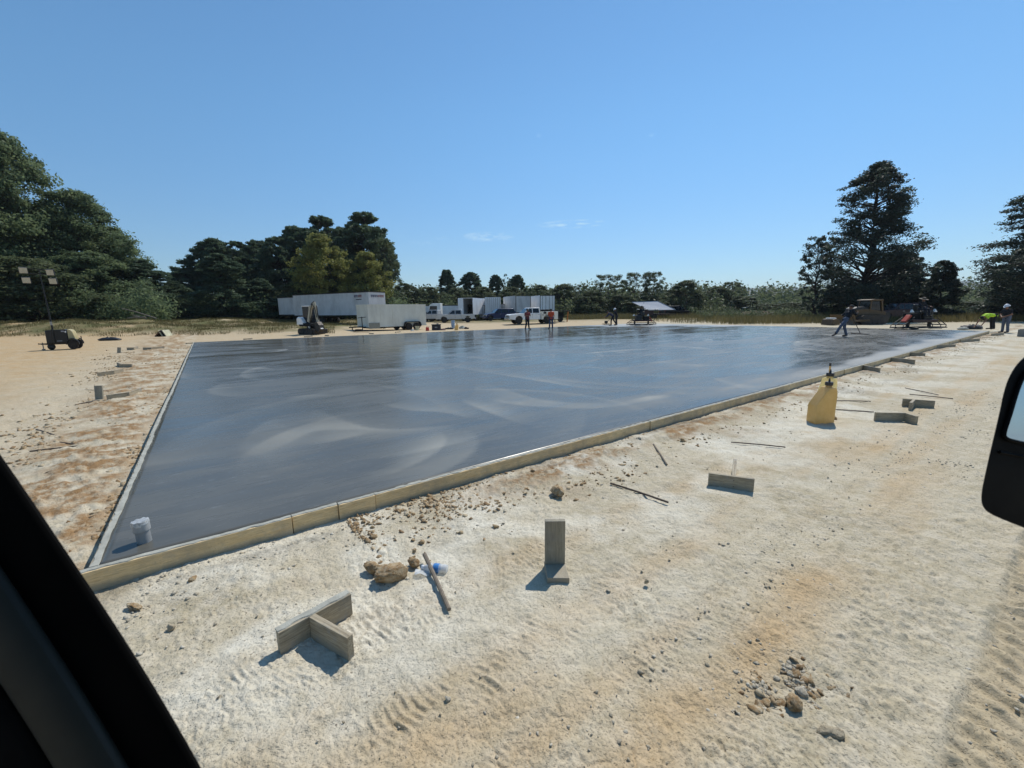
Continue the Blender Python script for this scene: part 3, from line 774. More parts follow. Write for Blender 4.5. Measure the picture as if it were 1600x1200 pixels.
# the cedars on the right
T('cedar', 1346, 252, 54, 190, 'tallest cedar, rising behind the yellow dozer', rz=1.2)
T('cedar_thin', 1272, 366, 55, 52, 'thin see-through cedar left of the tallest cedar')
T('cedar_low', 1462, 404, 52, 88, 'lower dense cedar on the right flank of the tallest cedar')
T('cedar_low', 1400, 390, 57, 130, 'broad dark cedar between the tallest cedar and the lower dense one')
T('cedar_low', 1300, 448, 60, 70, 'low dark cedar between the thin cedar and the tallest one')
T('cedar', 1632, 268, 44, 210, 'wide dark cedar cut by the right edge above the helmeted worker', rz=3.0)
T('cedar_low', 1612, 318, 50, 150, 'dense dark cedar just behind the wide one cut by the right edge')
T('mid_a', 1520, 470, 60, 90, 'leafy tree in the gap between the cedars')
T('mid_a', 1580, 472, 54, 80, 'leafy bush behind the helmeted worker')

# understorey and far woods: nobody could count these
def thicket(name, label, pts, leaf, lm, seed, per=60):
    """pts: list of (x, y, z, r, h)"""
    rng = np.random.default_rng(seed)
    cs = np.array([(x, y, z + h * .5) for x, y, z, r, h in pts]); rs_ = np.array([(r, r, h * .55) for x, y, z, r, h in pts])
    V, F, Tn = leaves_from(cs, rs_, per, leaf, rng, stray=0, tone=np.clip(rng.normal(.4, .25, len(cs)), 0, 1))
    o = np_mesh(name, V, F, lm, dict(tone=('FACE', Tn))); tag(o, label, 'undergrowth', kind='stuff'); return o
rg = random.Random(3)
pts = []
for i in range(420):
    px = rg.uniform(-90, 640); Z = rg.uniform(50, 64) if px < 260 else rg.uniform(64, 80) if px < 410 else rg.uniform(70, 84)
    p = gat(px, Z); h = rg.uniform(1.5, 5.5); pts.append((p.x, p.y, p.z, rg.uniform(.8, 2.2), h))
thicket('undergrowth', 'dark tangled undergrowth at the foot of the left-hand trees', pts, .20, L_BROAD, 5, 170)
pts = []
for i in range(700):
    px = rg.uniform(600, 1720); Z = rg.uniform(82, 125)
    p = gat(px, Z); top = 3.2 + 2.2 * abs(math.sin(px * .021)) + rg.uniform(-1, 2.2); h = rg.uniform(.4, 1) * top; pts.append((p.x, p.y, p.z, rg.uniform(1.0, 2.6), h))
thicket('scrub_woodland', 'belt of scrubby green woodland closing the yard behind the trailers', pts, .34, L_FAR, 6, 85)
pts = []
for i in range(900):
    px = rg.uniform(-200, 1900); Z = rg.uniform(130, 260)
    p = at_depth(px, Z); h = rg.uniform(7, 11) * (Z / 170) ** .7; pts.append((p.x, p.y, gz(p.x, p.y) + h * .15, rg.uniform(3, 5.5), h))
thicket('distant_woodland', 'distant dull green woods behind the scrub', pts, .8, L_FAR, 8, 75)
pts = []
for i in range(160):
    px = rg.uniform(1090, 1330) if i < 110 else rg.uniform(1440, 1640); Z = rg.uniform(56, 68)
    p = gat(px, Z); pts.append((p.x, p.y, p.z, rg.uniform(.6, 1.5), rg.uniform(.6, 1.9)))
thicket('brush', 'low brush at the edge of the yard left of the yellow dozer', pts, .12, L_FAR, 9, 200)
# weeds and tall grass
def blades(name, label, spots, mat_, seed, h0, h1, wd):
    rng = np.random.default_rng(seed); P = np.array(spots); n = len(P)
    h = rng.uniform(h0, h1, n); a = rng.uniform(0, PI, n); w_ = wd * rng.uniform(.6, 1.4, n); ln = rng.normal(size=(n, 2)) * .25
    d = np.stack([np.cos(a) * w_, np.sin(a) * w_, 0 * a], 1)
    top = P + np.stack([ln[:, 0] * h, ln[:, 1] * h, h], 1); midp = P + np.stack([ln[:, 0] * h * .3, ln[:, 1] * h * .3, h * .6], 1)
    V = np.stack([P - d, P + d, midp + d * .7, top, midp - d * .7], 1).reshape(-1, 3)
    b = np.arange(n) * 5; F = np.concatenate([np.stack([b, b + 1, b + 2], 1), np.stack([b, b + 2, b + 4], 1), np.stack([b + 4, b + 2, b + 3], 1)])
    Tn = np.tile(rng.random(n) * .5 + np.clip(.4 * fbm(P[:, 0] * .3, P[:, 1] * .3, 7, 2) + .3, 0, .5), 3)
    o = np_mesh(name, V, F, mat_, dict(tone=('FACE', Tn))); tag(o, label, 'grass', kind='stuff'); return o
rng = np.random.default_rng(12)
def scatter(n, pxr, Zr, cond=None, lowz=-.04):
    px = rng.uniform(*pxr, n); Z = rng.uniform(*Zr, n)
    q0 = ray(800, 480); q1 = ray(801, 480); dx_, dy_ = q1 - q0, 0; x = (q0.x + (px - 800) * dx_.x) / (q0.y + (px - 800) * dx_.y) * Z; y = Z
    k = np.ones(n, bool) if cond is None else cond(x, y); x, y = x[k], y[k]
    return np.stack([x, y, coarse(x, y) + lowz], 1)
pz = lambda th, s=.25: (lambda x, y: fbm(x * s, y * s, 55, 3) > th)
sp = np.concatenate([scatter(70000, (-150, 600), (44, 66), pz(-.3)), scatter(26000, (-150, 520), (35, 46), pz(.0, .5))])
blades('bank_grass', 'dry brown-green grass tufts on the low bank below the left trees', sp, L_WEED, 3, .06, .34, .014)
sp = np.concatenate([scatter(46000, (600, 1290), (62, 84), lambda x, y: (fbm(x * .25, y * .25, 55, 3) > -.5) & ((x / y > .13) | (y > 76))), scatter(40000, (940, 1680), (44, 64), lambda x, y: (rng.random(len(x)) < sstep(.25, .62, x / y)) & (uv(x, y)[0] + 2.5 * fbm(x * .3, y * .3, 5, 3) > 46))])
blades('yard_weeds', 'tall green and straw-coloured weeds along the far edge of the yard', sp, L_WEED, 4, .2, .95, .018)

# far ridge
def ridge():
    rng = np.random.default_rng(2); n = 240; px = np.linspace(-900, 2500, n); V = []
    for i, p_ in enumerate(px):
        v = ray(p_, 480); d = Vector((v.x, v.y, 0)).normalized()
        hgt = 1.0 + .25 * fbm(np.array([p_ * .004]), np.array([2.0]), 3, 4)[0] + .05 * gn(np.array([p_ * .05]), np.array([1.0]), 4)[0]
        for D, z in ((2300, -20), (2600, 62 * hgt), (2900, 105 * hgt), (3300, 70 * hgt), (3800, -20)): V.append((d.x * D, d.y * D, z))
    F = [(i * 5 + k, i * 5 + k + 1, i * 5 + k + 6, i * 5 + k + 5) for i in range(n - 1) for k in range(4)]
    nn = NT('wooded_ridge'); nn.done(nn.mix(nn.ramp(nn.noise(.02, 8, .7), .35, .65), (.022, .034, .018), (.045, .06, .03)), .95)
    o = np_mesh('hills', np.array(V), np.array(F), nn.m, smooth=True); tag(o, kind='structure')
ridge()
# ------------------------------------------------------------------ stones, clods and gravel
def ico(sub=1):
    bm = bmesh.new(); bmesh.ops.create_icosphere(bm, subdivisions=sub, radius=1.0)
    v = np.array([tuple(x.co) for x in bm.verts]); f = np.array([[q.index for q in x.verts] for x in bm.faces]); bm.free(); return v, f
ICO1, ICO2, ICO3 = ico(1), ico(2), ico(4)
def ground_fine(x, y):
    u, v = uv(x, y)
    return coarse(x, y)
def rock_mat(name, a, b, c):
    n = NT(name); t = n.attr('tone')
    col = n.mix(n.ramp(t, 0, .5), a, b); col = n.mix(n.ramp(t, .6, 1), col, c)
    col = n.mix(n.ramp(n.noise(45, 5, .7), .45, .62, 0, .6), col, (.50, .42, .29))
    col = n.mix(n.ramp(n.noise(28, 6, .7, off=(3, 1, 1)), .55, .68, 0, .8), col, tuple(.45 * q for q in a))
    return n.done(col, .95, 0, n.bump(n.noise(60, 6, .75), 1.0, .012), **{'Specular IOR Level': .2})
M_GRAVEL = rock_mat('gravel_stone', (.24, .19, .13), (.42, .35, .24), (.54, .47, .35))
M_CLAY = rock_mat('orange_clay', (.22, .13, .06), (.36, .235, .115), (.54, .44, .29))
M_CHALK = rock_mat('chalky_clod', (.42, .36, .26), (.56, .50, .39), (.66, .61, .50))
def stones(name, label, x, y, s, m_, seed, cat='gravel', flat=.62, sink=.25, geo=ICO1):
    rng = np.random.default_rng(seed); n = len(x); V0, F0 = geo; k = len(V0)
    V = np.repeat(V0[None], n, 0) * (1 + .42 * rng.normal(size=(n, k, 1)).clip(-1.2, 1.2))
    V = V * (rng.uniform(.6, 1.15, (n, 1, 3)) * np.array([1, 1, flat]))
    a = rng.uniform(0, 2 * PI, n); ca, sa = np.cos(a)[:, None], np.sin(a)[:, None]
    tl = rng.normal(size=n)[:, None] * .35
    X = V[..., 0] * ca - V[..., 1] * sa; Y = V[..., 0] * sa + V[..., 1] * ca; Z = V[..., 2] + X * tl
    s_ = s[:, None]; z0 = coarse(x, y)
    u, v = uv(x, y)
    z0 = z0 + .020 * fbm(x * .9, y * .9, 31, 3) + .010 * fbm(x * 4, y * 4, 41, 3)
    P = np.stack([X * s_ + x[:, None], Y * s_ + y[:, None], Z * s_ + (z0 + s * flat * (1 - 2 * sink) * .8)[:, None]], -1).reshape(-1, 3)
    F = (F0[None] + (np.arange(n) * k)[:, None, None]).reshape(-1, 3)
    o = np_mesh(name, P, F, m_, dict(tone=('FACE', np.repeat(rng.random(n), len(F0)))))
    tag(o, label, cat, kind='stuff'); return o
rng = np.random.default_rng(77)
def uvscatter(n, ur, vfun, dens=None):
    u = ur[0] + (ur[1] - ur[0]) * rng.random(n) ** 1.7; v = vfun(n, u); x = A2[0] + u * U2[0] + v * V2[0]; y = A2[1] + u * U2[1] + v * V2[1]
    if dens is not None:
        k = rng.random(n) < dens(u, v, x, y); return x[k], y[k]
    return x, y
size = lambda n, lo, hi, p=3.0: lo + (hi - lo) * rng.random(n) ** p
# loose clay raked along the near form
x, y = uvscatter(36000, (1.6, 40), lambda n, u: -.07 - np.abs(rng.normal(size=n)) * .34, lambda u, v, x, y: (.12 + .88 * sstep(-.15, .25, fbm(u * .9, v * .7, 81, 3) + .1)) * (.25 + .75 * sstep(1.5, 3, u)))
stones('clay_clods', 'crumbled orange clay and clods raked along the near form boards', x, y, size(len(x), .003, .030, 4.2), M_CLAY, 1, sink=.42)
x, y = uvscatter(5200, (0.2, 40), lambda n, u: -.06 - np.abs(rng.normal(size=n)) * .42, lambda u, v, x, y: .9 + 0 * u)
stones('chalk_crumbs', 'pale crumbs of dried earth along the near form boards', x, y, size(len(x), .003, .018, 4.0), M_CHALK, 2, sink=.4)
# windrow left of the slab
def lscatter(n, sd=.38, m0=.42):
    t = -1.5 + 28.5 * rng.random(n) ** 1.4; d = m0 + .03 * t + rng.normal(size=n) * (sd + .02 * t); d = np.abs(d) + .07
    base = np.array([PA.x, PA.y]) + t[:, None] * np.array([_l.x, _l.y]); nn = np.array([-_l.y, _l.x])
    P = base + d[:, None] * nn; return P[:, 0], P[:, 1]
x, y = lscatter(44000); u_, v_ = uv(x, y); k = rng.random(len(x)) < sstep(-.2, .35, fbm(u_ * .7, v_ * .5, 101, 3)) + .06; x, y = x[k], y[k]
stones('clay_clods', 'heaped brown clay clods beside the left edge of the slab', x, y, size(len(x), .007, .046, 2.8), M_CLAY, 3, sink=.38)
# gravel everywhere, thick beside the deep tread mark
x, y = uvscatter(26000, (-7, 14), lambda n, u: -3.2 + rng.normal(size=n) * .45, lambda u, v, x, y: .25 + .75 * sstep(-.4, .3, fbm(u * .8, v * 1.3, 131, 2)))
stones('gravel', 'loose gravel beside the tread marks at the lower right', x, y, size(len(x), .002, .015, 4.5), M_CHALK, 4, sink=.35)
x, y = uvscatter(30000, (-6, 22), lambda n, u: -rng.random(n) ** 1.2 * 6.5 - .05, lambda u, v, x, y: .15 + .85 * sstep(-.1, .7, fbm(x * 1.4, y * 1.4, 133, 3)))
stones('gravel', 'small grit and pebbles scattered over the pale dirt', x, y, size(len(x), .002, .011, 5.0), M_GRAVEL, 5, sink=.35)
q = at(1245, 1085); x = q.x + rng.normal(size=5000) * .24; y = q.y + rng.normal(size=5000) * .12 + .3 * (x - q.x); k = fbm(x * 9, y * 9, 3, 3) > .12 + 1.2 * np.hypot(x - q.x, y - q.y); x, y = x[k], y[k]
stones('gravel', 'broken rubble around the ochre rock at the lower right', x, y, size(len(x), .003, .016, 3.0), M_CHALK, 6, sink=.4)
x = q.x + rng.normal(size=260) * .15; y = q.y + rng.normal(size=260) * .07 + .3 * (x - q.x); k = fbm(x * 9, y * 9, 3, 3) > -.1; x, y = x[k], y[k]
stones('clay_clods', 'larger broken pieces of tan stone around the ochre rock at the lower right', x, y, size(len(x), .007, .030, 2.4), M_CLAY, 16, flat=.45, sink=.4)

def rock(name, label, px, py, w_, h_, m_, seed, group=None, dep=None, sink=.2, cat='rock', rot=None):
    p = at(px, py); rng = np.random.default_rng(seed)
    V, F = ICO3; d = V / np.linalg.norm(V, axis=1)[:, None]
    a = 1 + .24 * fbm(d[:, 0] * 1.3 + seed, d[:, 1] * 1.3 + d[:, 2] * 1.7, seed, 3) + .22 * np.abs(fbm(d[:, 0] * 5 + d[:, 2] * 3, d[:, 1] * 5 + seed, seed + 5, 3)) - .13 * np.abs(gn(d[:, 0] * 9 + d[:, 2] * 6, d[:, 1] * 9, seed))
    # a few flat facets
    P = d * a[:, None]
    for k in range(7):
        nn = rng.normal(size=3); nn /= np.linalg.norm(nn); c = .78; dd = P @ nn; P -= np.outer(np.maximum(0, dd - c) * .85, nn)
    P = P * np.array([w_ / 2, (dep or w_ * .75) / 2, h_ / 2 * 1.1]); P[:, 2] -= P[:, 2].min() + h_ * sink
    o = np_mesh(name, P, F, m_, dict(tone=('FACE', np.clip(.5 + .5 * fbm(P[F[:, 0], 0] * 18, P[F[:, 0], 1] * 18 + P[F[:, 0], 2] * 20, seed, 3), 0, 1))), smooth=True)
    o.location = (p.x, p.y, gz(p.x, p.y) + .004); o.rotation_euler = (0, 0, seed if rot is None else rot)
    tag(o, label, cat, group)
rock('rock', 'big ochre rock on the pale dirt between the corner brace and the plank', 611, 905, .215, .125, M_CLAY, 4, dep=.14, rot=.25)
rock('clay_lump', 'crumbly pale clay lump touching the left side of the big ochre rock', 583, 893, .13, .075, M_CLAY, 9)
rock('clay_lump', 'orange clay lump between the big ochre rock and the grey stick', 647, 884, .10, .06, M_CLAY, 12)
rock('rock', 'brown clod of clay behind the upright plank brace', 871, 772, .17, .085, M_CLAY, 21)
rock('rock', 'ochre rock in the rubble at the lower right', 1240, 1108, .085, .055, M_CLAY, 23)
rock('rock', 'flat tan stone just above the ochre rock in the rubble', 1252, 1086, .055, .03, M_CHALK, 24)
rock('rock', 'slate-brown slab of stone below the ochre rock in the rubble', 1300, 1150, .12, .03, M_GRAVEL, 25, dep=.045)
rock('rock', 'grey pebble standing in the gravel right of the rubble', 1407, 974, .035, .025, M_GRAVEL, 26)
rock('rock', 'flat yellowish stone near the corner of the slab form', 210, 951, .12, .03, M_CLAY, 31, dep=.05)
rock('rock', 'small reddish stone by the slab form left of the first plank joint', 302, 908, .06, .03, M_CLAY, 33)
rock('rock', 'small grey clod left of the corner brace', 268, 985, .05, .04, M_GRAVEL, 34)
rock('rock', 'round brown clod lying at the right of the big clod of clay', 1066, 690, .07, .05, M_CLAY, 35)
rock('rock', 'pale chalk lump among the clods beside the form boards', 998, 688, .12, .06, M_CHALK, 36)
rock('rock', 'round clod in the pale dirt below the form boards', 832, 740, .07, .05, M_CLAY, 37)
rock('rock', 'small dark stone on the pale dirt right of the upright plank brace', 1010, 912, .035, .03, M_GRAVEL, 38)
rock('rock', 'brown stone at the foot of the yellow jug', 1304, 656, .09, .06, M_CLAY, 39)

# ------------------------------------------------------------------ braces of scrap plank
BW, BT = .142, .038
M_SCREW = mat('screw_steel', (96, 92, 86), .5, .7)
def up_board(parent, p, q, z0=0.0, name='plank'):
    return board(name, 0, BW, BT, W_GREY, parent, p, q, z0=z0, wob=.0015)
def tee(label, p, q, stem, h0=None, group='scrap plank braces', crust=False):
    """broad plank standing on edge from p to q with a second one butting its middle, running to stem"""
    g = gz((p.x + q.x) / 2, (p.y + q.y) / 2)
    c = (p + q) / 2; r = thing('form_brace', label, 'brace', (c.x, c.y, g - .004), 0, group)
    L = lambda v: Vector((v.x - c.x, v.y - c.y, 0))
    up_board(r, L(p), L(q)) if not crust else board('plank', 0, BW, BT, W_GREY, r, L(p), L(q), wob=.0025, paste=True)
    d = (q - p).normalized(); a = L(p + (stem[1]) * (q - p)); s = L(stem[0]); dd = (s - a).normalized()
    up_board(r, a + dd * (BT / 2 + .001), s)
    off_ = Vector((-d.y, d.x, 0)) * (1 if Vector((-d.y, d.x, 0)).dot(dd) < 0 else -1) * (BT / 2 + .0015)
    sc_ = MB()
    for zz in (.035, .10): sc_.cyl(a + off_ - off_ * .3 + Vector((0, 0, zz)), a + off_ * 1.08 + Vector((0, 0, zz)), .005, 10)
    sc_.build('screw', M_SCREW, r)
    return r
tee('grey tee-shaped brace of two planks on edge, nearest the camera', at(437, 1022), at(549, 957), (at(550, 1029), .42), crust=True)
r = thing('form_brace', 'upright plank screwed to a plank lying flat, standing alone on the dirt', 'brace', at(868, 890), 0, 'scrap plank braces')
o = at(868, 890)
a, b, c_, d_ = (at(848, 880) - o, at(884, 880) - o, at(887, 910) - o, at(852, 913) - o)
mb = MB(); F4 = [Vector((-.071, -.145, 0)), Vector((.079, -.152, 0)), Vector((.068, .045, 0)), Vector((-.078, .045, 0))]
mb.add([(v.x, v.y, -.004) for v in F4] + [(v.x, v.y, BT) for v in F4], [(3, 2, 1, 0), (4, 5, 6, 7), (0, 1, 5, 4), (1, 2, 6, 5), (2, 3, 7, 6), (3, 0, 4, 7)])
pl = mb.build('plank', None, r, bevel=.003); pl.rotation_euler = (0, 0, 0)
W_GREYV = wood_mat('weathered_lumber_upright', (.27, .235, .165), (.36, .32, .23), (.13, .11, .075), along=(0, 0, 1), stain=(.21, .195, .16), stain_amt=.6, mortar=.3)
W_GREYY = wood_mat('weathered_lumber_flat', (.30, .26, .18), (.40, .35, .25), (.15, .12, .08), along=(0, 1, 0), stain=(.25, .23, .19), stain_amt=.5, mortar=.4)
pl.data.materials.append(W_GREYY)
mb = MB(); mb.box((-.003, .026, BT + .165), (.142, BT, .33)); mb.build('plank', W_GREYV, r, bevel=.003)
tee('plank brace standing broadside with its short stem behind, right of the lone rebar', at(1106, 758), at(1177, 768), (at(1147, 735), .56))
tee('long plank brace lying in a shallow vee right of the yellow jugs', at(1366, 657), at(1414, 658), (at(1431, 664), .98))
tee('tee-shaped brace farthest to the right, behind the shallow vee brace', at(1409, 634), at(1459, 638), (at(1421, 641), .36))
# left of the slab
def lb(label, p, q, stem, t): return tee(label, gnd(*p), gnd(*q), (gnd(*stem), t))
lb('tee brace nearest the slab among those left of it, beside the upright plank', (168, 627), (203, 622), (221, 615), .9)
r = thing('form_brace', 'upright plank with a plank against its foot, left of the slab', 'brace', gnd(157, 626), .2, 'scrap plank braces')
MB().box((0, 0, .165), (.142, BT, .33), rot=(-.12, 0, 0)).build('plank', W_GREYV, r, bevel=.003)
MB().box((.02, -.09, .02), (.142, .13, BT)).build('plank', W_GREY, r, bevel=.003)
lb('low brace with its stem turned away, second row left of the slab', (153, 589), (179, 586), (193, 583), .8)
lb('small tee brace just behind the low one left of the slab', (188, 575), (207, 575), (184, 572), .2)
lb('far brace left of the slab, right of the standing plank end', (199, 547), (210, 547), (216, 545), .8)
lb('long low brace left of the slab, closest to its far left corner', (224, 547), (237, 547), (257, 545), .9)
r = thing('form_brace', 'small tilted plank end standing at the far left of the slab', 'brace', gnd(187, 552), .3, 'scrap plank braces')
MB().box((0, 0, .14), (.142, BT, .29), rot=(-.15, .1, 0)).build('plank', W_GREYV, r, bevel=.003)
MB().box((.01, .1, .02), (.142, .2, BT)).build('plank', W_GREY, r, bevel=.003)
# kickers nailed square to the form and running out over the dirt (near edge, far end)
for i, (px, py, qx, qy) in enumerate(((1338, 572, 1374, 583), (1380, 560, 1429, 569), (1416, 552, 1445, 558), (1452, 541, 1492, 543), (1500, 531, 1530, 533), (1549, 521, 1568, 523))):
    p = gnd(px, py + 4); q = gnd(qx, qy)
    lab = ['dark kicker plank running out from the form, nearest the yellow jugs', 'long reddish kicker plank, second along the form from the yellow jugs', 'short kicker plank, third along the form from the yellow jugs',
           'kicker plank, fourth along the form from the yellow jugs', 'kicker plank, fifth along the form from the yellow jugs', 'kicker plank at the feet of the helmeted worker'][i]
    o = up_board(None, p, q, z0=p.z - .004, name='kicker_plank'); tag(o, lab, 'plank', 'kicker planks along the form')
# planks waiting behind the back edge
def loose(px, py, qx, qy, label, h=.09):
    p, q = gnd(px, py), gnd(qx, qy); o = board('loose_plank', 0, h, .09, W_GREY, None, p, q, z0=min(p.z, q.z) - .005); tag(o, label, 'plank', 'loose planks behind the slab')
loose(381, 531, 394, 530, 'short dark plank lying behind the far left corner of the slab')
loose(291, 538, 303, 537, 'plank end at the far left corner of the slab')
loose(476, 527, 488, 526, 'plank lying at the back edge below the mini excavator')
loose(508, 525, 514, 525, 'block of wood at the back edge right of the mini excavator')
loose(577, 522, 584, 522, 'block of wood at the back edge left of the white cargo trailer')
loose(618, 520, 626, 519, 'plank lying below the wheels of the white cargo trailer')

# ------------------------------------------------------------------ rods, sticks
M_REBAR = mat('rusty_steel', (88, 76, 66), .75, .3, var=.4, scale=30)
M_STICK = mat('grey_stick', (128, 116, 100), .9, var=.3, scale=25, bump=.006)
def rod(px, py, qx, qy, r, label, m_=None, z1=None, name='steel_stake', cat='stake', sag=.004, group='steel stakes on the dirt', ends=False):
    p, q = gnd(px, py), gnd(qx, qy); n = 12; rn = random.Random(px)
    c = p.copy(); pts = []
    for i in range(n + 1):
        t = i / n; s = p.lerp(q, t) - c; pts.append((s.x, s.y, r + .004 + rn.uniform(-1, 1) * sag * .3 + math.sin(PI * t) * sag + (z1 or 0) * (1 - t)))
    o = MB().tube(pts, [r * (1 - .15 * i / n) if cat == 'stick' else r for i in range(n + 1)], 8).build(name, m_ or M_REBAR, None, smooth=True)
    o.location = c; tag(o, label, cat, group); return o
rod(954, 757, 1044, 787, .010, 'thick dark stake lying on the dirt above the upright plank brace')
rod(1021, 696, 1042, 728, .012, 'short pale stick pointing away from the form boards', M_STICK, name='stick', cat='stick', group=None)
rod(1142, 692, 1227, 700, .008, 'straight dark stake lying beyond the broadside brace')
rod(1304, 641, 1365, 645, .009, 'stake running from the yellow jug to the shallow vee brace')
rod(1304, 627, 1360, 628, .008, 'thin stake behind the yellow jugs, parallel to the one below it')
rod(1414, 607, 1466, 618, .008, 'stake lying behind the tee brace on the right, sloping towards it')
rod(1421, 617, 1489, 624, .009, 'longest stake on the right, just behind the far tee brace')
rod(47, 707, 138, 697, .011, 'long stake lying left of the slab near the dark pillar')
rod(94, 692, 143, 700, .008, 'thin stake crossing the long one left of the slab')
rod(57, 672, 85, 681, .009, 'short stake lying above the long one left of the slab')
rod(123, 632, 146, 629, .010, 'stake lying at the foot of the upright plank left of the slab')
rod(133, 610, 170, 612, .009, 'stake behind the upright plank left of the slab')
rod(172, 602, 205, 595, .009, 'stake between the two rows of braces left of the slab')
st = rod(664, 876, 702, 957, .016, 'thick grey stick lying beside the crushed water bottle', M_STICK, name='stick', cat='stick', group=None, z1=.03)
# crumpled bottle
n = NT('clear_plastic'); n.b.inputs['Transmission Weight'].default_value = .92; M_CLEAR = n.done((.93, .96, .97), .12, 0, n.bump(n.noise(30, 3), .5, .004), IOR=1.25)
n = NT('cloudy_plastic'); n.b.inputs['Alpha'].default_value = .55; M_FILM = n.done((.72, .75, .76), .3)
M_LABEL = mat('blue_label', (70, 130, 190), .4, var=.5, scale=40)
bo = thing('water_bottle', 'crushed clear plastic bottle with a blue label, lying beside the grey stick', 'bottle', at(681, 893), .5)
prof = [(.006, -.10), (.013, -.098), (.013, -.082), (.020, -.07), (.031, -.05), (.032, -.03), (.029, -.022), (.032, -.014), (.030, .03), (.032, .04), (.029, .05), (.032, .06), (.030, .085), (.012, .09)]
MB().lathe(prof, (0, 0, .026), 20, tilt=(PI / 2, 0, .9)).build('bottle_body', M_FILM, bo, smooth=True)
MB().lathe([(.0325, -.012), (.0335, -.008), (.0332, .025), (.0325, .028)], (0, 0, .0265), 20, tilt=(PI / 2, 0, .9)).build('paper_label', M_LABEL, bo, smooth=True)
MB().lathe([(.014, -.104), (.015, -.10), (.015, -.088), (.014, -.086)], (0, 0, .026), 16, tilt=(PI / 2, 0, .9)).build('cap', mat('white_cap', (225, 228, 230), .4), bo, smooth=True)
sb = MB(); rr = random.Random(4)
for i in range(5):
    for j in range(5): sb.v.append((-.05 + .025 * i + rr.uniform(-.006, .006), -.045 + .022 * j, .018 + .03 * math.sin(i * 1.1 + j) * .5 + rr.uniform(0, .012)))
for i in range(4):
    for j in range(4): sb.f.append((i * 5 + j, i * 5 + j + 1, i * 5 + j + 6, i * 5 + j + 5))
o = sb.build('plastic_bag_scrap', M_FILM, None, smooth='all', fix=False); o.location = at(661, 897); 
sbv = o.modifiers.new('s', 'SUBSURF'); sbv.levels = 2; sbv.render_levels = 2
tag(o, 'scrap of clear plastic lying left of the top of the grey stick', 'plastic scrap')

# ------------------------------------------------------------------ drain pipe in the slab corner
p = at(226, 846, SLAB_Z)
pv = thing('drain_pipe', 'grey plastic pipe stub with taped top standing in the near corner of the slab', 'pipe', p)
M_PVC = mat('grey_pvc', (142, 144, 144), .45, var=.12, scale=12, dirt=(170, 170, 165), dirt_amt=.3)
M_TAPE = mat('silver_tape', (196, 197, 194), .30, .3, var=.15, scale=18, bump=.01)
tl = (0, -.05, 0); pv.scale = (.88, .88, 1.0)
MB().lathe([(.050, -.03), (.050, .10)], (0, 0, 0), 32, tilt=(.0, -.06, 0)).build('pipe', M_PVC, pv, smooth=True)
MB().lathe([(.052, .09), (.059, .092), (.060, .10), (.060, .165), (.057, .168), (.050, .166), (.0, .168)], (0, 0, 0), 32, tilt=(0, -.06, 0)).build('coupling', mat('pvc_socket', (162, 164, 163), .4, var=.15, scale=14, dirt=(215, 215, 210), dirt_amt=.5), pv, smooth=True)
tb = MB(); 
n_ = 28
tp = [(0, 0, .174)] + [((.058 + .0015 * math.sin(k * 2.3)) * math.cos(2 * PI * k / n_), (.058 + .0015 * math.sin(k * 2.3)) * math.sin(2 * PI * k / n_), .170 + .004 * math.sin(k * 1.7)) for k in range(n_)] + \
     [((.063 + .002 * math.sin(k * 3.1)) * math.cos(2 * PI * k / n_), (.063 + .002 * math.sin(k * 3.1)) * math.sin(2 * PI * k / n_), .148 + .006 * math.sin(k * .9) - .02 * (k in (22, 23, 24))) for k in range(n_)]
R = Euler((0, -.06, 0)).to_matrix(); tb.add([R @ Vector(v) for v in tp], [(0, 1 + k, 1 + (k + 1) % n_) for k in range(n_)] + [(1 + k, 1 + n_ + k, 1 + n_ + (k + 1) % n_, 1 + (k + 1) % n_) for k in range(n_)])
o = tb.build('tape_cover', M_TAPE, pv, smooth=True)

# ------------------------------------------------------------------ yellow jugs
n = NT('yellow_jug_plastic'); n.b.inputs['Transmission Weight'].default_value = .0
jc = n.mix(n.ramp(n.noise(9, 5, .6), .3, .7), (.58, .42, .18), (.72, .56, .28)); jc = n.mix(n.ramp(n.noise(22, 6, .7, off=(1, 2, 3)), .6, .75, 0, .5), jc, (.40, .29, .15))
n.b.inputs['Subsurface Weight'].default_value = .25; n.b.inputs['Subsurface Radius'].default_value = (.05, .03, .01)
M_JUG = n.done(jc, .42)
def see_through(n, col, f):
    tr = n.t.nodes.new('ShaderNodeBsdfTranslucent'); tr.inputs[0].default_value = col; ms = n.t.nodes.new('ShaderNodeMixShader'); ms.inputs[0].default_value = f
    n.t.links.new(n.b.outputs[0], ms.inputs[1]); n.t.links.new(tr.outputs[0], ms.inputs[2]); n.t.links.new(ms.outputs[0], n.t.nodes['Material Output'].inputs[0])
n.b.inputs['Subsurface Weight'].default_value = 0; see_through(n, (.92, .70, .30, 1), .42)
n = NT('clear_yellow_plastic'); jc = n.mix(n.ramp(n.noise(9, 5, .6), .3, .7), (.70, .55, .22), (.80, .68, .36)); n.b.inputs['Subsurface Weight'].default_value = .3; n.b.inputs['Subsurface Radius'].default_value = (.05, .04, .02)
n.b.inputs['Transmission Weight'].default_value = .25; M_JUG2 = n.done(jc, .35); n.b.inputs['Subsurface Weight'].default_value = 0; see_through(n, (1, .9, .6, 1), .55)
M_BLK = mat('black_plastic', (38, 42, 46), .5, var=.3, dirt=(120, 115, 105), dirt_amt=.3)
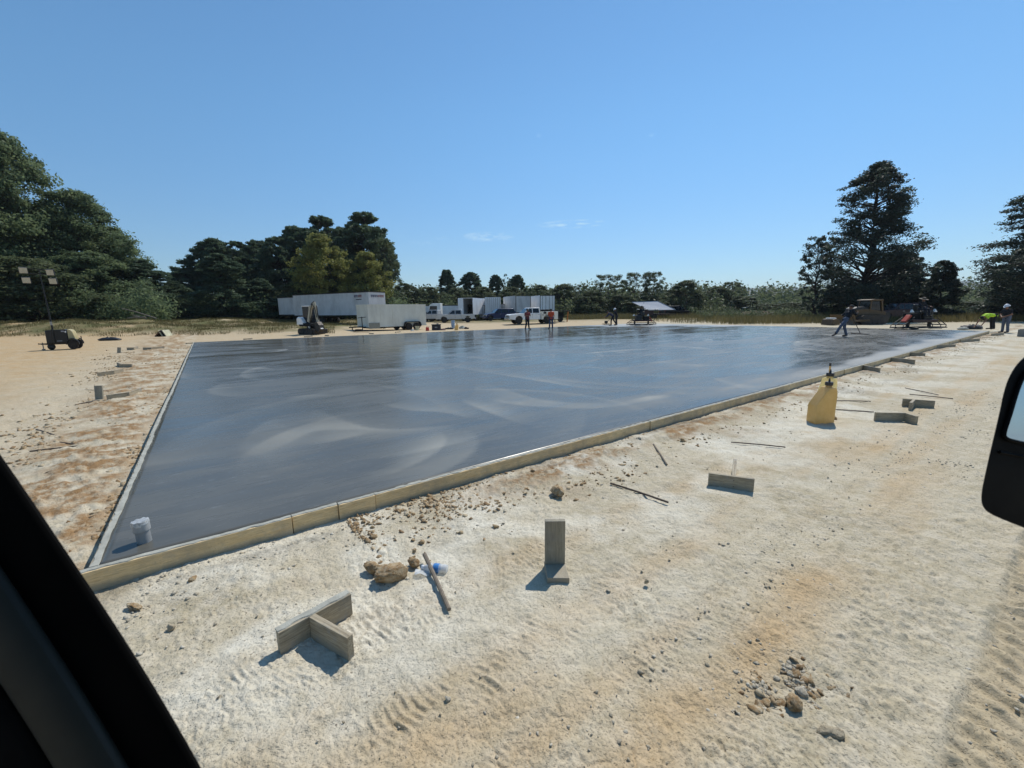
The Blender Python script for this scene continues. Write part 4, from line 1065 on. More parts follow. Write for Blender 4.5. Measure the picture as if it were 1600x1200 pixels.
def jug(label, loc, rz, m_, hose=False, s=1.0):
    j = thing('utility_jug', label, 'jug', loc, rz, 'yellow jugs beside the form')
    # side outline x-z : slanted shoulder to an offset filler neck
    out = [(-.19, .0), (.19, .0), (.205, .02), (.205, .40), (.185, .47), (.16, .49), (.03, .49), (-.19, .27), (-.205, .24), (-.205, .02)]
    out = [(a * s, b * s) for a, b in out]
    b = MB(); b.prism(out, -.105 * s, .105 * s); b.build('body', m_, j, bevel=.022, smooth=True)
    MB().lathe([(.052, .485), (.052, .52)], (.095 * s, 0, 0), 20).build('neck', m_, j, smooth=True)
    cp = MB().lathe([(.062, .515), (.066, .52), (.066, .555), (.060, .562)], (.095 * s, 0, 0), 20).build('cap', M_BLK, j, smooth=True)
    MB().lathe([(.018, .56), (.018, .59), (.010, .60), (.008, .615)], (.095 * s, 0, 0), 10).build('vent', M_BLK, cp, smooth=True)
    MB().tube([(.19 * s, 0, .46 * s), (.245 * s, 0, .44 * s), (.255 * s, 0, .36 * s), (.24 * s, 0, .22 * s), (.20 * s, 0, .18 * s)], .018, 8).build('handle', m_, j, smooth=True)
    if hose:
        h = MB().tube([(.15, .03, .36), (.165, .03, .48), (.14, .03, .58), (.13, .03, .66)], .016, 8).build('spout', M_JUG, j, smooth=True)
        MB().cyl((.13, .03, .655), (.128, .03, .70), .019, 10).build('spout_cap', M_BLK, h, smooth=True)
    return j
j = jug('solid yellow jug with black cap, standing in front of the paler one', at(1281, 660), .0, M_JUG); j.scale = (1.0, 1.0, 1.0); j.rotation_euler = (0, 0, .06)
j.scale = (.80, .85, 1.17)
q_ = at(1287, 645)
j2 = jug('pale see-through yellow jug with a spout, behind the solid yellow one', q_, .5, M_JUG2, hose=True); j2.scale = (.66, .9, 1.24)
# ------------------------------------------------------------------ shared materials for machines
M_WHITE = mat('white_paint', (234, 234, 230), .38, var=.06, scale=2, dirt=(150, 138, 118), dirt_amt=.35)
M_TRAIL = mat('trailer_white', (206, 206, 206), .5, var=.10, scale=1.2, dirt=(120, 116, 112), dirt_amt=.5)
M_TRAIL2 = mat('trailer_cream', (222, 221, 208), .5, var=.05, scale=1.0, dirt=(130, 124, 108), dirt_amt=.4)
M_TRAIL3 = mat('trailer_bright', (236, 238, 240), .45, var=.06, scale=1.0, dirt=(150, 150, 148), dirt_amt=.4)
M_SILVER = mat('silver_paint', (186, 186, 184), .35, .2, var=.08)
M_NAVY = mat('navy_paint', (28, 38, 78), .35, .1, var=.15)
M_MAROON = mat('maroon_paint', (58, 26, 26), .35, .1, var=.2)
M_BLACKP = mat('black_paint', (22, 22, 24), .45, var=.3, dirt=(90, 80, 65), dirt_amt=.2)
M_GLASS = mat('dark_glass', (22, 28, 34), .08, var=.1)
M_TYRE = mat('tyre_rubber', (30, 29, 28), .85, var=.3, scale=8, dirt=(120, 104, 80), dirt_amt=.5)
M_RIM = mat('wheel_rim', (158, 158, 155), .4, .6, var=.1)
M_CHROME = mat('dull_chrome', (185, 186, 188), .25, .9, var=.08)
M_STEEL = mat('dark_steel', (58, 56, 54), .6, .5, var=.3, scale=5, dirt=(100, 84, 64), dirt_amt=.5)
M_YEL = mat('dozer_yellow_shaded', (84, 62, 28), .5, var=.2, scale=3, dirt=(88, 66, 40), dirt_amt=.7)  # yellow paint darkened so its colour carries the cedar's shade over the dozer
M_TAN = mat('tan_plastic', (176, 164, 122), .5, var=.1, dirt=(130, 110, 80), dirt_amt=.4)
M_LAMP = mat('headlamp_glass', (210, 210, 205), .15, var=.1)
M_REDL = mat('tail_lamp', (130, 22, 18), .25, var=.1)
M_RED = mat('red_plastic', (186, 48, 34), .45, var=.15)
M_ORNG = mat('orange_panel', (196, 74, 44), .45, var=.12)
M_DARK = mat('dark_interior', (16, 16, 17), .9, var=.3)

def wheel(parent, x, y, r, w, side=1, rimm=None, name='wheel'):
    """axle along y; side is the sign of the outer face"""
    t = MB(); n = 28; prof = [(r * .62, -w / 2), (r * .93, -w / 2), (r, -w * .36), (r, w * .36), (r * .93, w / 2), (r * .62, w / 2)]
    t.lathe(prof, (0, 0, 0), n, tilt=(PI / 2, 0, 0)); o = t.build(name, M_TYRE, parent, smooth=True); o.location = (x, y, r)
    rb = MB().lathe([(r * .63, -w * .42), (r * .60, -w * .40), (r * .50, -w * .28), (r * .2, -w * .34), (r * .16, -w * .44), (0.001, -w * .44)], (0, 0, 0), 20, tilt=(-PI / 2 if side > 0 else PI / 2, 0, 0))
    for k in range(5):
        a = 2 * PI * k / 5; yy = side * w * .33
        rb.bar((math.cos(a) * r * .15, yy, math.sin(a) * r * .15), (math.cos(a) * r * .58, yy * 1.15, math.sin(a) * r * .58), r * .16, .02)
    rb.build('rim', rimm or M_RIM, o, smooth=True); return o
def arch(cx, r, zb, n=10):
    """points of a wheel arch cut, front (left, +) to back along x decreasing"""
    h = zb; a0 = math.asin(min(.95, max(-.95, 0)))
    return [(cx + r * math.cos(PI * i / n), h + r * math.sin(PI * i / n)) for i in range(n + 1)]
def pickup(name, label, loc, rz, paint, L=5.8, Wd=2.0, service=False, suv=False, cab=(.62, -.95), lift=0, canopy=None, rimm=None):
    """faces +x; the wheelbase is centred on the origin"""
    v = thing(name, label, 'pickup' if not suv else 'suv', loc, rz); hw = Wd / 2
    fx, rx = 1.82, -1.82; r = .40; zb = .42 + lift; top = 1.16 + lift
    x1, x0 = L / 2, -L / 2
    xb = cab[1]
    # front clip and cab lower body
    out = [(x1, zb + .05), (fx + .48, zb)] + arch(fx, .48, zb) + [(fx - .48, zb)]
    xe = xb if not suv else x0
    if suv: out += [(rx + .48, zb)] + arch(rx, .48, zb) + [(rx - .48, zb), (x0, zb + .06), (x0 - .0, top - .02)]
    else: out += [(xe, zb), (xe, top)]
    out += [(1.15, top), (1.5, top - .01), (x1 - .25, top - .08), (x1 - .03, top - .18), (x1, top - .35)]
    MB().prism(out, -hw, hw).build('body', paint, v, bevel=.035, smooth=True)
    # greenhouse
    xc = xb + .02 if not suv else x0 + .1; zt = top + .70
    g = MB(); a = [(1.22, top), (.52, zt - .02), (.30, zt), (xc + (.12 if not suv else .45), zt), (xc, zt - .06 if not suv else top + .1), (xc, top)]
    vs = []
    for y_, k in ((-1, 0), (1, 1)):
        for (x_, z_) in a: vs.append((x_, y_ * (hw - .03 - .16 * (z_ - top) / .7), z_))
    n = len(a); g.add(vs, [tuple(range(n)), tuple(reversed(range(n, 2 * n)))] + [(i, i + n, (i + 1) % n + n, (i + 1) % n) for i in range(n)])
    g.build('roof', paint, v, bevel=.03, smooth=True)
    # glass, a few mm proud
    def side_glass(xa, xb_, slope, nm='side_window'):
        for s in (-1, 1):
            q = [(xa, top + .06), (xa - slope, zt - .10), (xb_ + .03, zt - .10), (xb_, top + .06)]
            yy = lambda z_: s * (hw - .03 - .16 * (z_ - top) / .7 + .004)
            vv = [(x_, yy(z_), z_) for x_, z_ in q] + [(x_, yy(z_) - s * .02, z_) for x_, z_ in q]
            MB().add(vv, [(0, 1, 2, 3), (7, 6, 5, 4)] + [(i, (i + 1) % 4, (i + 1) % 4 + 4, i + 4) for i in range(4)]).build(nm, M_GLASS, v)
    side_glass(1.00, .12, .52)
    side_glass(.04, xc + (.15 if not suv else 1.25), 0)
    if suv: side_glass(xc + 1.15, xc + .25, 0)
    ww = [(1.17, top + .05), (.56, zt - .06)]
    vv = []
    for x_, z_ in ww:
        for s in (-1, 1): vv.append((x_ + .03, s * (hw - .12 - .16 * (z_ - top) / .7), z_))
    vv += [(x - .02, y, z - .02) for x, y, z in vv]
    MB().add(vv, [(0, 1, 3, 2), (4, 6, 7, 5), (0, 4, 5, 1), (2, 3, 7, 6), (0, 2, 6, 4), (1, 5, 7, 3)]).build('windscreen', M_GLASS, v)
    # front end
    gr = MB(); gr.box((x1 + .01, 0, top - .32), (.05, Wd * .62, .26)); gr.build('grille', M_BLACKP, v)
    gb = MB(); gb.box((x1 + .035, 0, top - .32), (.03, Wd * .60, .05)); gb.box((x1 + .035, 0, top - .20), (.03, Wd * .64, .03)); gb.build('grille_bar', M_CHROME, v)
    for s in (-1, 1):
        MB().box((x1 - .02, s * (hw - .22), top - .31), (.10, .34, .22), taper=(.8, 1)).build('headlight', M_LAMP, v, bevel=.02)
        m_ = MB(); m_.bar((.92, s * (hw - .02), top + .10), (.90, s * (hw + .10), top + .14), .05); m_.box((.88, s * (hw + .16), top + .22), (.08, .20, .28)); m_.build('wing_mirror', M_BLACKP if not service else paint, v, bevel=.015)
        dl = MB()
        for x_ in ((.25, -.60) if not suv else (.3, -.75)): dl.box((x_ - .1, s * (hw + .012), top - .14), (.18, .03, .04))
        dl.build('door_handle', M_CHROME, v)
        sm_ = MB()
        for x_ in (1.05, .08, xc + .1): sm_.box((x_, s * (hw + .001), (top + zb) / 2 + .05), (.012, .008, top - zb - .16))
        sm_.build('door_seam', M_DARK, v)
    MB().box((x1 + .06, 0, zb + .12), (.22, Wd * .98, .26)).build('front_bumper', M_CHROME if not suv else paint, v, bevel=.04)
    for x_ in (fx, rx):
        for s in (-1, 1):
            wheel(v, x_, s * (hw - .16), r + lift * .3, .27, s, rimm)
    und = MB(); und.box((0, 0, zb + .10), (L * .86, Wd * .62, .22)); und.box((fx, 0, .42), (.14, Wd * .7, .14)); und.box((rx, 0, .42), (.14, Wd * .7, .14)); und.build('chassis', M_DARK, v)
    if not suv and not service:
        o2 = [(xb - .03, zb), (rx + .48, zb)] + arch(rx, .48, zb) + [(rx - .48, zb), (x0, zb + .08), (x0, top), (xb - .03, top)]
        for s in (-1, 1): MB().prism(o2, s * hw, s * (hw - .08)).build('bed_side', paint, v, bevel=.02, smooth=True)
        b = MB(); b.box(((x0 + xb) / 2, 0, zb + .22), (xb - x0 - .1, Wd - .2, .08)); b.box((x0 + .03, 0, (zb + top) / 2 + .05), (.06, Wd - .16, top - zb - .12)); b.build('tailgate_and_floor', paint, v)
        MB().box((x0 - .06, 0, zb + .12), (.16, Wd * .9, .18)).build('rear_bumper', M_CHROME, v, bevel=.03)
    if service:
        top2 = top + .22
        for s in (-1, 1):
            o2 = [(xb - .10, zb), (rx + .52, zb)] + arch(rx, .50, zb + .05) + [(rx - .52, zb), (x0 - .25, zb), (x0 - .25, top2), (xb - .10, top2)]
            bs = MB().prism(o2, s * (hw + .06), s * (hw - .40)).build('tool_box', M_TRAIL2, v, bevel=.02, smooth=True)
            ls = MB()
            for x_ in (-1.30, -1.75, -2.30, -2.72): ls.box((x_, s * (hw + .064), (top2 + zb) / 2 + .1), (.012, .01, top2 - zb - .3))
            for x_ in (-1.2, -1.65, -2.6): ls.box((x_, s * (hw + .075), top2 - .42), (.10, .03, .10))
            ls.box((-1.5, s * (hw + .07), top2 - .16), (.34, .02, .26))
            ls.build('latch', M_BLACKP, bs)
        b = MB(); b.box((-2.1, 0, zb + .25), (2.2, 1.3, .08)); b.box((x0 - .22, 0, zb + .3), (.06, Wd, .4)); b.build('bed', M_STEEL, v)
        MB().box((x0 - .38, 0, zb + .02), (.26, Wd * 1.02, .16)).build('rear_bumper', M_STEEL, v, bevel=.02)
        MB().box((-1.75, 0, top2 + .09), (1.3, 1.5, .30)).build('load', M_DARK, v, bevel=.06)
    if suv:
        for s in (-1, 1): MB().box((x0 - .005, s * (hw - .12), top - .1), (.03, .16, .34)).build('tail_light', M_REDL, v)
        MB().box((x0 - .04, 0, zb + .14), (.16, Wd * .96, .24)).build('rear_bumper', paint, v, bevel=.03)
    return v
# facing left and a little towards us
c = gat(829, 52.6); pickup('pickup_truck', 'white pickup with a service body, parked behind the two workers', c, rad(197), M_WHITE, L=6.0, service=True, lift=.12)
c = gat(712, 66); pickup('pickup_truck', 'silver crew-cab pickup parked beside the white cargo trailer', c, rad(186), M_SILVER, L=5.8, lift=.12, rimm=M_BLACKP)
c = gat(781, 66); pickup('parked_car', 'dark blue car parked left of the white service pickup', c, rad(200), M_NAVY, L=4.9, suv=True)['category'] = 'car'
c = gat(678, 70); pickup('pickup_truck', 'grey-white truck half hidden between the cargo trailer and the silver pickup', c, rad(170), M_SILVER, L=5.6, lift=.1)
c = gat(1404, 47); pickup('parked_car', 'dark maroon vehicle parked behind the trowel machine on the right', c, rad(176), M_MAROON, L=5.2, suv=True, lift=.15)['category'] = 'car'
c = gat(1054, 66); pickup('parked_car', 'small black car parked right of the tilted solar panels', c, rad(15), M_BLACKP, L=4.4, suv=True, Wd=1.8)['category'] = 'car'

# ------------------------------------------------------------------ box trailers
def box_trailer(label, p, q, width, z0, h, m_, name='box_trailer', gear=True, wheels=True, ribs=None, rear=None, rail=M_STEEL, wheel_at=.80, seams=10):
    """p: near bottom corner of the nose end, q: the tail corner along the visible side (ground points); depth goes away from the camera"""
    d = Vector((q.x - p.x, q.y - p.y, 0)); L = d.length; dn = d.normalized(); nn = Vector((-dn.y, dn.x, 0))
    if nn.dot(Vector((p.x, p.y, 0))) < 0: nn = -nn
    flip = 1 if nn.dot(Vector((-dn.y, dn.x, 0))) > 0 else -1
    g = min(p.z, q.z)
    t = thing(name, label, 'trailer', (p.x, p.y, g), math.atan2(dn.y, dn.x))
    Y = lambda y: y * flip
    MB().box((L / 2, Y(width / 2), z0 + h / 2), (L, width, h)).build('box', m_, t, bevel=.03)
    rl = MB()
    for z in (z0 + .06, z0 + h - .05): 
        rl.box((L / 2, Y(-.010), z), (L + .03, .03, .12)); rl.box((L / 2, Y(width + .01), z), (L + .03, .03, .12))
        rl.box((-.008, Y(width / 2), z), (.03, width - .04, .12)); rl.box((L + .008, Y(width / 2), z), (.03, width - .04, .12))
    rl.build('rail', rail, t)
    if seams:
        sb_ = MB()
        for k in range(1, seams): sb_.box((L * k / seams, Y(-.006), z0 + h / 2), (.035, .018, h - .26))
        sb_.build('panel_seam', m_, t)
    if wheels:
        for k in (0, 1):
            for s in (.30, width - .30): wheel(t, L * wheel_at + k * 1.25, Y(s), .50, .45, -1 if s < 1 else 1, M_STEEL)
        MB().box((L * wheel_at + .6, Y(width / 2), z0 - .18), (2.6, width * .5, .25)).build('bogie', M_DARK, t)
    if gear:
        lg = MB()
        for s in (.45, width - .45): lg.bar((L * .17, Y(s), z0), (L * .17, Y(s), .06), .13); lg.box((L * .17, Y(s), .03), (.3, .3, .06))
        lg.bar((L * .17, Y(.45), .55), (L * .17, Y(width - .45), .55), .08); lg.bar((L * .17, Y(.45), .5), (L * .06, Y(.5), z0), .07); lg.build('landing_gear', M_DARK, t)
    return t, L, Y
semi, L, Y = box_trailer('long dirty white box trailer with blue and red lettering, behind the mini excavator', gat(577, 50.8), gat(459, 58.5), 2.6, 1.12, 2.92, M_TRAIL, wheel_at=.62, seams=16)
M_MB = mat('faded_blue_letters', (70, 76, 112), .5, var=.2); M_MR = mat('faded_red_letters', (150, 76, 74), .5, var=.2)
M_MG = mat('grey_letters', (70, 72, 82), .5)
def lettering(parent, x, z, w, h, face, yoff):
    """smeared, unreadable lettering: blue strokes then red, as far as the photograph lets one see"""
    for m_, a, b in ((M_MB, 0, .52), (M_MR, .54, 1)):
        b_ = MB(); rn = random.Random(5); n = 7
        for k in range(n):
            u_ = (a + (b - a) * (k + .1) / n) * w; ww = w * (b - a) / n * .72
            parts = [(0, .0, ww * .3, h), (0, h - h * .2, ww, h * .2), (0, h * .42, ww * .9, h * .16)] if k % 2 else [(0, 0, ww * .28, h), (0, 0, ww, h * .2), (ww * .7, 0, ww * .28, h * .9), (0, h * .8, ww, h * .2)]
            for (dx, dz, pw, ph) in parts:
                if face == 'side': b_.box((x - u_ - dx - pw / 2, yoff, z + dz + ph / 2), (pw, .006, ph))
                else: b_.box((yoff, x + w - u_ - dx - pw / 2, z + dz + ph / 2), (.006, pw, ph))
        b_.build('lettering', m_, parent)
sgn = Y(1)
lettering(semi, 2.55, 3.36, 1.35, .30, 'side', -.018 * sgn)
g_ = MB(); g_.box((1.75, -.018 * sgn, 3.12), (1.0, .006, .10)); g_.build('lettering', M_MG, semi)
g_ = MB(); 
if sgn < 0:
    b_x = -2.3
else: b_x = .3
lettering(semi, (-2.35 if sgn < 0 else .25), 3.36, 2.0, .28, 'end', -.028)
box_trailer('smaller white container trailer peeping out behind the rear of the long box trailer', gat(472, 60.5), gat(435, 63.5), 2.5, .95, 2.65, M_TRAIL, gear=False, wheels=False, seams=4, name='container')
# cargo trailer in front
p, q = gat(574, 39.2), gat(665, 43.6)
ct, L, Y = box_trailer('white enclosed cargo trailer with two wheels, standing by the back edge of the slab', p, q, 2.4, .42, 2.12, M_TRAIL2, gear=False, wheels=False, seams=5, rail=M_TRAIL2, name='cargo_trailer')
for ch in ct.children:
    if ch.name.startswith('box'):
        pass
for k, x_ in enumerate((L * .66, L * .66 + .88)):
    wheel(ct, x_, Y(-.135), .36, .24, -Y(1), M_RIM); wheel(ct, x_, Y(2.3), .36, .24, Y(1), M_RIM)
fn = MB(); cxw = L * .66 + .44
pts_ = [(cxw - .98, .42), (cxw - .86, .78), (cxw - .70, .86), (cxw + .70, .86), (cxw + .86, .78), (cxw + .98, .42), (cxw + .90, .42), (cxw + .78, .72), (cxw + .66, .79), (cxw - .66, .79), (cxw - .78, .72), (cxw - .90, .42)]
fn.prism(pts_, Y(-.29), Y(-.005)); fn.build('mudguard', M_STEEL, ct)
MB().box((L * .09, Y(-.03), .56), (L * .17, .02, .55)).build('stone_guard', mat('checker_plate', (140, 140, 132), .4, .6, scale=20), ct)
dk = MB()
dk.bar((.1, Y(1.2), .45), (-1.35, Y(1.2), .45), .1); dk.bar((.1, Y(.5), .45), (-1.2, Y(1.15), .45), .08); dk.bar((.1, Y(1.9), .45), (-1.2, Y(1.25), .45), .08); dk.bar((-1.05, Y(1.2), .5), (-1.05, Y(1.2), .02), .07); dk.build('drawbar', M_DARK, ct)
MB().box((L * .5, Y(1.2), .36), (L * .9, 1.4, .14)).build('axle_frame', M_DARK, ct)
# the group of boxes in the middle distance
def box_rear(label, pxl, pxr, top, Z, depth, dpx, m_, doors='double', z0=1.1, name='box_trailer', face=None):
    """rear face spans pxl..pxr; the box runs back; dpx tells which way the side shows"""
    p, q = gat(pxl, Z), gat(pxr, Z); g = min(p.z, q.z)
    d = (q - p); d.z = 0; Wd = d.length; cx = (p + q) / 2
    dd = (Vector((p.x, p.y, EYE)) - Vector((0, 0, EYE))).dot(_F)
    H = (hz(pxl) - top) * dd / F_PX + EYE - g
    t = thing(name, label, 'trailer', (cx.x, cx.y, g), math.atan2(d.y, d.x) + dpx)
    h = H - z0
    if doors == 'open':
        b = MB(); b.box((-Wd / 2 + .03, depth / 2, z0 + h / 2), (.06, depth, h)); b.box((Wd / 2 - .03, depth / 2, z0 + h / 2), (.06, depth, h)); b.box((0, depth / 2, z0 + h - .03), (Wd - .13, depth, .06)); b.box((0, depth / 2, z0 + .05), (Wd - .13, depth, .1)); b.box((0, depth - .03, z0 + h / 2), (Wd - .13, .05, h - .2)); b.build('box', m_, t)
        MB().box((-Wd / 2 + .5, -.05, z0 + h / 2), (1.0, .05, h - .1)).build('door', m_, t, bevel=.01)
        MB().box((.0, depth * .6, z0 + h * .35), (Wd * .7, .8, h * .55)).build('load', M_DARK, t)
    else:
        MB().box((0, depth / 2, z0 + h / 2), (Wd, depth, h)).build('box', m_, t, bevel=.02)
        fr_ = MB()
        for s in (-1, 1): fr_.box((s * (Wd / 2 - .05), -.012, z0 + h / 2), (.10, .03, h + .02))
        fr_.box((0, -.012, z0 + h - .04), (Wd - .2, .03, .09)); fr_.box((0, -.012, z0 + .05), (Wd - .2, .03, .12)); fr_.build('frame', M_STEEL if doors != 'ribs' else m_, t)
        if doors == 'double':
            for s in (-1, 1): MB().box((s * (Wd / 4 - .02), -.012, z0 + h / 2), (Wd / 2 - .14, .03, h - .24)).build('door', m_, t)
            bb = MB()
            for x_ in (-.34, -.12, .12, .34): bb.bar((x_ * Wd, -.05, z0 + .1), (x_ * Wd, -.05, z0 + h - .1), .035)
            bb.build('lock_bar', M_STEEL, t)
        elif doors == 'roller':
            rb = MB()
            for k in range(9): rb.box((0, -.018 - .012 * (k % 2), z0 + .15 + (h - .3) * (k + .5) / 9), (Wd - .24, .04, (h - .3) / 9 - .012))
            rb.build('roller_door', m_, t)
        elif doors == 'ribs':
            rb = MB()
            for k in range(8): rb.box(((k + .5) / 8 * Wd - Wd / 2, -.05, z0 + h / 2), (Wd / 22, .14, h - .1))
            rb.build('rib', M_TRAIL, t)
    for s in (-1, 1):
        wheel(t, 0, 0, .48, .4, s, M_STEEL).location = (s * (Wd / 2 - .28), depth * .25, .48)
    for w_ in t.children:
        if w_.name.startswith('wheel'): w_.rotation_euler = (0, 0, PI / 2)
    MB().box((0, depth * .3, z0 - .15), (Wd * .45, depth * .5, .22)).build('bogie', M_DARK, t)
    return t
box_rear('box truck body with its dark rear standing open, behind the silver pickup', 715, 740, 466, 74, 6.0, -.30, M_TRAIL3, doors='open')
box_rear('tall ribbed white container standing left of the dark blue car', 758, 782, 465, 76, 6.0, .02, M_TRAIL3, doors='ribs', z0=.3, name='container')
box_rear('box body with a grey roller door behind the white service pickup', 805, 830, 462.5, 73, 7.5, .30, M_TRAIL, doors='roller')
box_rear('white trailer with double rear doors and lock bars, rightmost of the parked boxes', 843, 868, 462, 73, 7.5, .28, M_TRAIL3, doors='double')
box_rear('low pale box between the open box truck and the ribbed container', 748, 758, 477, 78, 5.0, 0, M_TRAIL, doors='double', z0=.4)
box_rear('low pale box between the ribbed container and the roller-door box', 781, 793, 475, 79, 5.0, 0, M_TRAIL, doors='double', z0=.4)
p, q = gat(655, 80), gat(716, 80)
box_trailer('long bright white trailer behind the silver pickup', p, q, 2.5, 1.1, 1.75, M_TRAIL3, seams=8, wheel_at=.75)
bt = thing('truck_cab', 'white truck cab roof with a windscreen, over the hidden grey-white truck', 'truck', gat(680, 74), rad(180))
MB().prism([(1.1, .5), (1.1, 1.5), (.8, 2.75), (.3, 3.05), (-1.1, 3.05), (-1.1, .5)], -1.1, 1.1).build('cab', M_WHITE, bt, bevel=.06, smooth=True)
for s in (-1, 1): MB().prism([(.9, 1.7), (.68, 2.6), (-.5, 2.6), (-.5, 1.7)], s * 1.105, s * 1.08).build('side_window', M_GLASS, bt)
MB().box((0, 0, .45), (2.0, 1.6, .5)).build('chassis', M_DARK, bt)
for x_ in (.6, -.6):
    for s in (-1, 1): wheel(bt, x_, s * .95, .45, .3, s)
# dark flatbed right of the service pickup
fb = thing('flatbed_trailer', 'dark flatbed trailer with an orange post, right of the service pickup', 'trailer', gat(876, 56), rad(4))
MB().box((0, 0, 1.42), (2.2, 1.8, .10)).build('deck', M_STEEL, fb)
b = MB()
for s in (-1, 1):
    b.bar((-.9, s * .8, 1.4), (-.9, s * .8, 0), .08)
b.bar((-.9, -.8, .7), (.9, -.8, .7), .06); b.box((-.3, 0, .9), (1.2, 1.2, .7)); b.build('underframe', M_DARK, fb)
MB().bar((.85, -.85, 1.3), (.70, -.85, 0), .12).build('post', mat('orange_post', (190, 110, 40), .5), fb)
wheel(fb, -.2, -.85, .38, .25, -1)

# ------------------------------------------------------------------ solar panels on a trailer, pole, green machine
sp_ = thing('solar_panel_trailer', 'trailer with a broad tilted array of blue-grey solar panels', 'solar trailer', gat(1020, 64), rad(-6))
M_PV = mat('solar_cell', (150, 160, 172), .6, .0, var=.15, scale=6)
pn = MB(); P0, P1, P2, P3 = Vector((-3.0, 1.0, 2.55)), Vector((.9, 1.0, 2.62)), Vector((3.2, -.6, 1.30)), Vector((-.7, -.6, 1.28))
nrm_ = Vector((0, -.05, .06))
pn.add([P0, P1, P2, P3] + [v - Vector((0, -.02, .06)) for v in (P0, P1, P2, P3)], [(0, 1, 2, 3), (7, 6, 5, 4)] + [(i, i + 4, (i + 1) % 4 + 4, (i + 1) % 4) for i in range(4)])
po = pn.build('panel', M_PV, sp_)
gr_ = MB()
up_ = Vector((0, 0, .012))
for t in (0, 1): gr_.bar(P0.lerp(P1, t) + up_, P3.lerp(P2, t) + up_, .05, .03)
for k in (0, 1): gr_.bar(P0.lerp(P3, k) + up_, P1.lerp(P2, k) + up_, .05, .03)
gr_.build('panel_frame', mat('panel_frame_grey', (118, 126, 138), .6), po)
b = MB(); b.box((.3, .2, .65), (4.6, 1.3, .22)); b.bar((-1.2, .8, .7), (-1.2, .8, 2.4), .12); b.bar((1.2, .5, .7), (1.4, .5, 2.1), .12); b.box((-.6, .1, 1.0), (1.4, 1.0, .6)); b.bar((2.5, .2, .6), (4.0, .2, .5), .12); b.build('chassis', M_MAROON, sp_)
for s in (-1, 1): wheel(sp_, .2, .2 + s * .75, .36, .24, s)
pt = thing('canopy_frame', 'flat white-topped rack standing low in front of the solar panels', 'rack', gat(1012, 58), 0)
MB().box((0, 0, 1.52), (2.7, 1.0, .09)).build('top', M_WHITE, pt, bevel=.02)
b = MB()
for x_ in (-1.2, 1.2):
    for y_ in (-.4, .4): b.bar((x_, y_, 1.5), (x_, y_, 0), .06)
b.build('post', M_DARK, pt)
po = thing('pole', 'thin dark pole standing in the weeds right of the black car', 'pole', gat(1072, 68), 0)
MB().tube([(0, 0, 0), (.02, 0, 2.6)], [.05, .035], 8).build('shaft', M_DARK, po, smooth=True)
MB().box((.02, 0, 2.3), (.16, .12, .34)).build('box', M_STEEL, po, bevel=.02)
tr = thing('tractor', 'small dark green machine with a flat roof, in the brush beyond the slab', 'tractor', gat(1172, 74), rad(185))
M_GRN = mat('dark_green_paint', (34, 58, 50), .5, var=.2)
MB().prism([(1.3, .8), (1.3, 1.4), (.4, 1.5), (-.9, 1.5), (-.9, .8)], -.45, .45).build('body', M_GRN, tr, bevel=.04)
MB().box((-.2, 0, 2.45), (1.5, 1.3, .08)).build('canopy', M_GRN, tr, bevel=.02)
b = MB()
for x_ in (-.8, .4):
    for s in (-1, 1): b.bar((x_, s * .55, 1.2), (x_, s * .55, 2.42), .07)
b.build('roof_post', M_DARK, tr)
for s in (-1, 1): wheel(tr, -.55, s * .75, .62, .35, s, M_YEL); wheel(tr, 1.0, s * .65, .40, .25, s, M_YEL)
dp = MB().ball((0, 0, -.35), (7.5, 2.4, 1.4), 40, 14)
dpo = dp.build('dirt_mound', None, None, smooth='all'); dpo.location = gat(1185, 66)
for v in dpo.data.vertices:
    k = fbm(np.array([v.co.x * .8]), np.array([v.co.y * .8 + v.co.z]), 3, 4)[0]; v.co += v.co.normalized() * .22 * k
nn = NT('overgrown_red_dirt'); nn.done(nn.mix(nn.ramp(nn.noise(1.8, 8, .7), .4, .62), (.12, .055, .035), (.09, .085, .04)), .95, 0, nn.bump(nn.noise(6, 8, .7), .8, .1)); dpo.data.materials.append(nn.m)
tag(dpo, 'long low mound of reddish dirt below the small green machine', 'dirt mound')

# ------------------------------------------------------------------ light tower
lt = thing('light_tower', 'black trailer-mounted light tower with a tan hood and four lamps on its mast', 'light tower', gnd(99, 546), rad(33)); lt.scale = (.62, .54, .82)
M_LTB = mat('tower_black', (17, 18, 20), .4, var=.3, dirt=(70, 62, 50), dirt_amt=.15)
MB().prism([(-.80, .45), (.55, .45), (.52, 1.25), (.44, 1.32), (-.78, 1.28)], -.55, .55).build('cabinet', M_LTB, lt, bevel=.03, smooth=True)
MB().prism([(.56, .62), (.98, .62), (1.0, .72), (.88, 1.16), (.78, 1.27), (.56, 1.33)], -.55, .55).build('hood', M_TAN, lt, bevel=.04, smooth=True)
for s in (-1, 1):
    wheel(lt, .82, s * .72, .33, .20, s, M_STEEL)
    b = MB(); n = 10
    o_ = [(.82 + .42 * math.cos(PI * i / n), .33 + .42 * math.sin(PI * i / n)) for i in range(n + 1)] + [(.82 + .37 * math.cos(PI * i / n), .33 + .37 * math.sin(PI * i / n)) for i in range(n, -1, -1)]
    b.prism(o_, s * .60, s * .84).build('mudguard', M_BLACKP, lt)
MB().box((.28, -.556, 1.20), (.18, .012, .08)).build('sticker', mat('pale_sticker', (170, 172, 178), .5), lt)
MB().cyl((.46, -.552, 1.16), (.46, -.564, 1.16), .055, 20).build('round_badge', M_WHITE, lt)
MB().box((.0, -.556, .58), (.32, .012, .06)).build('sticker', mat('grey_sticker', (112, 114, 118), .5), lt)
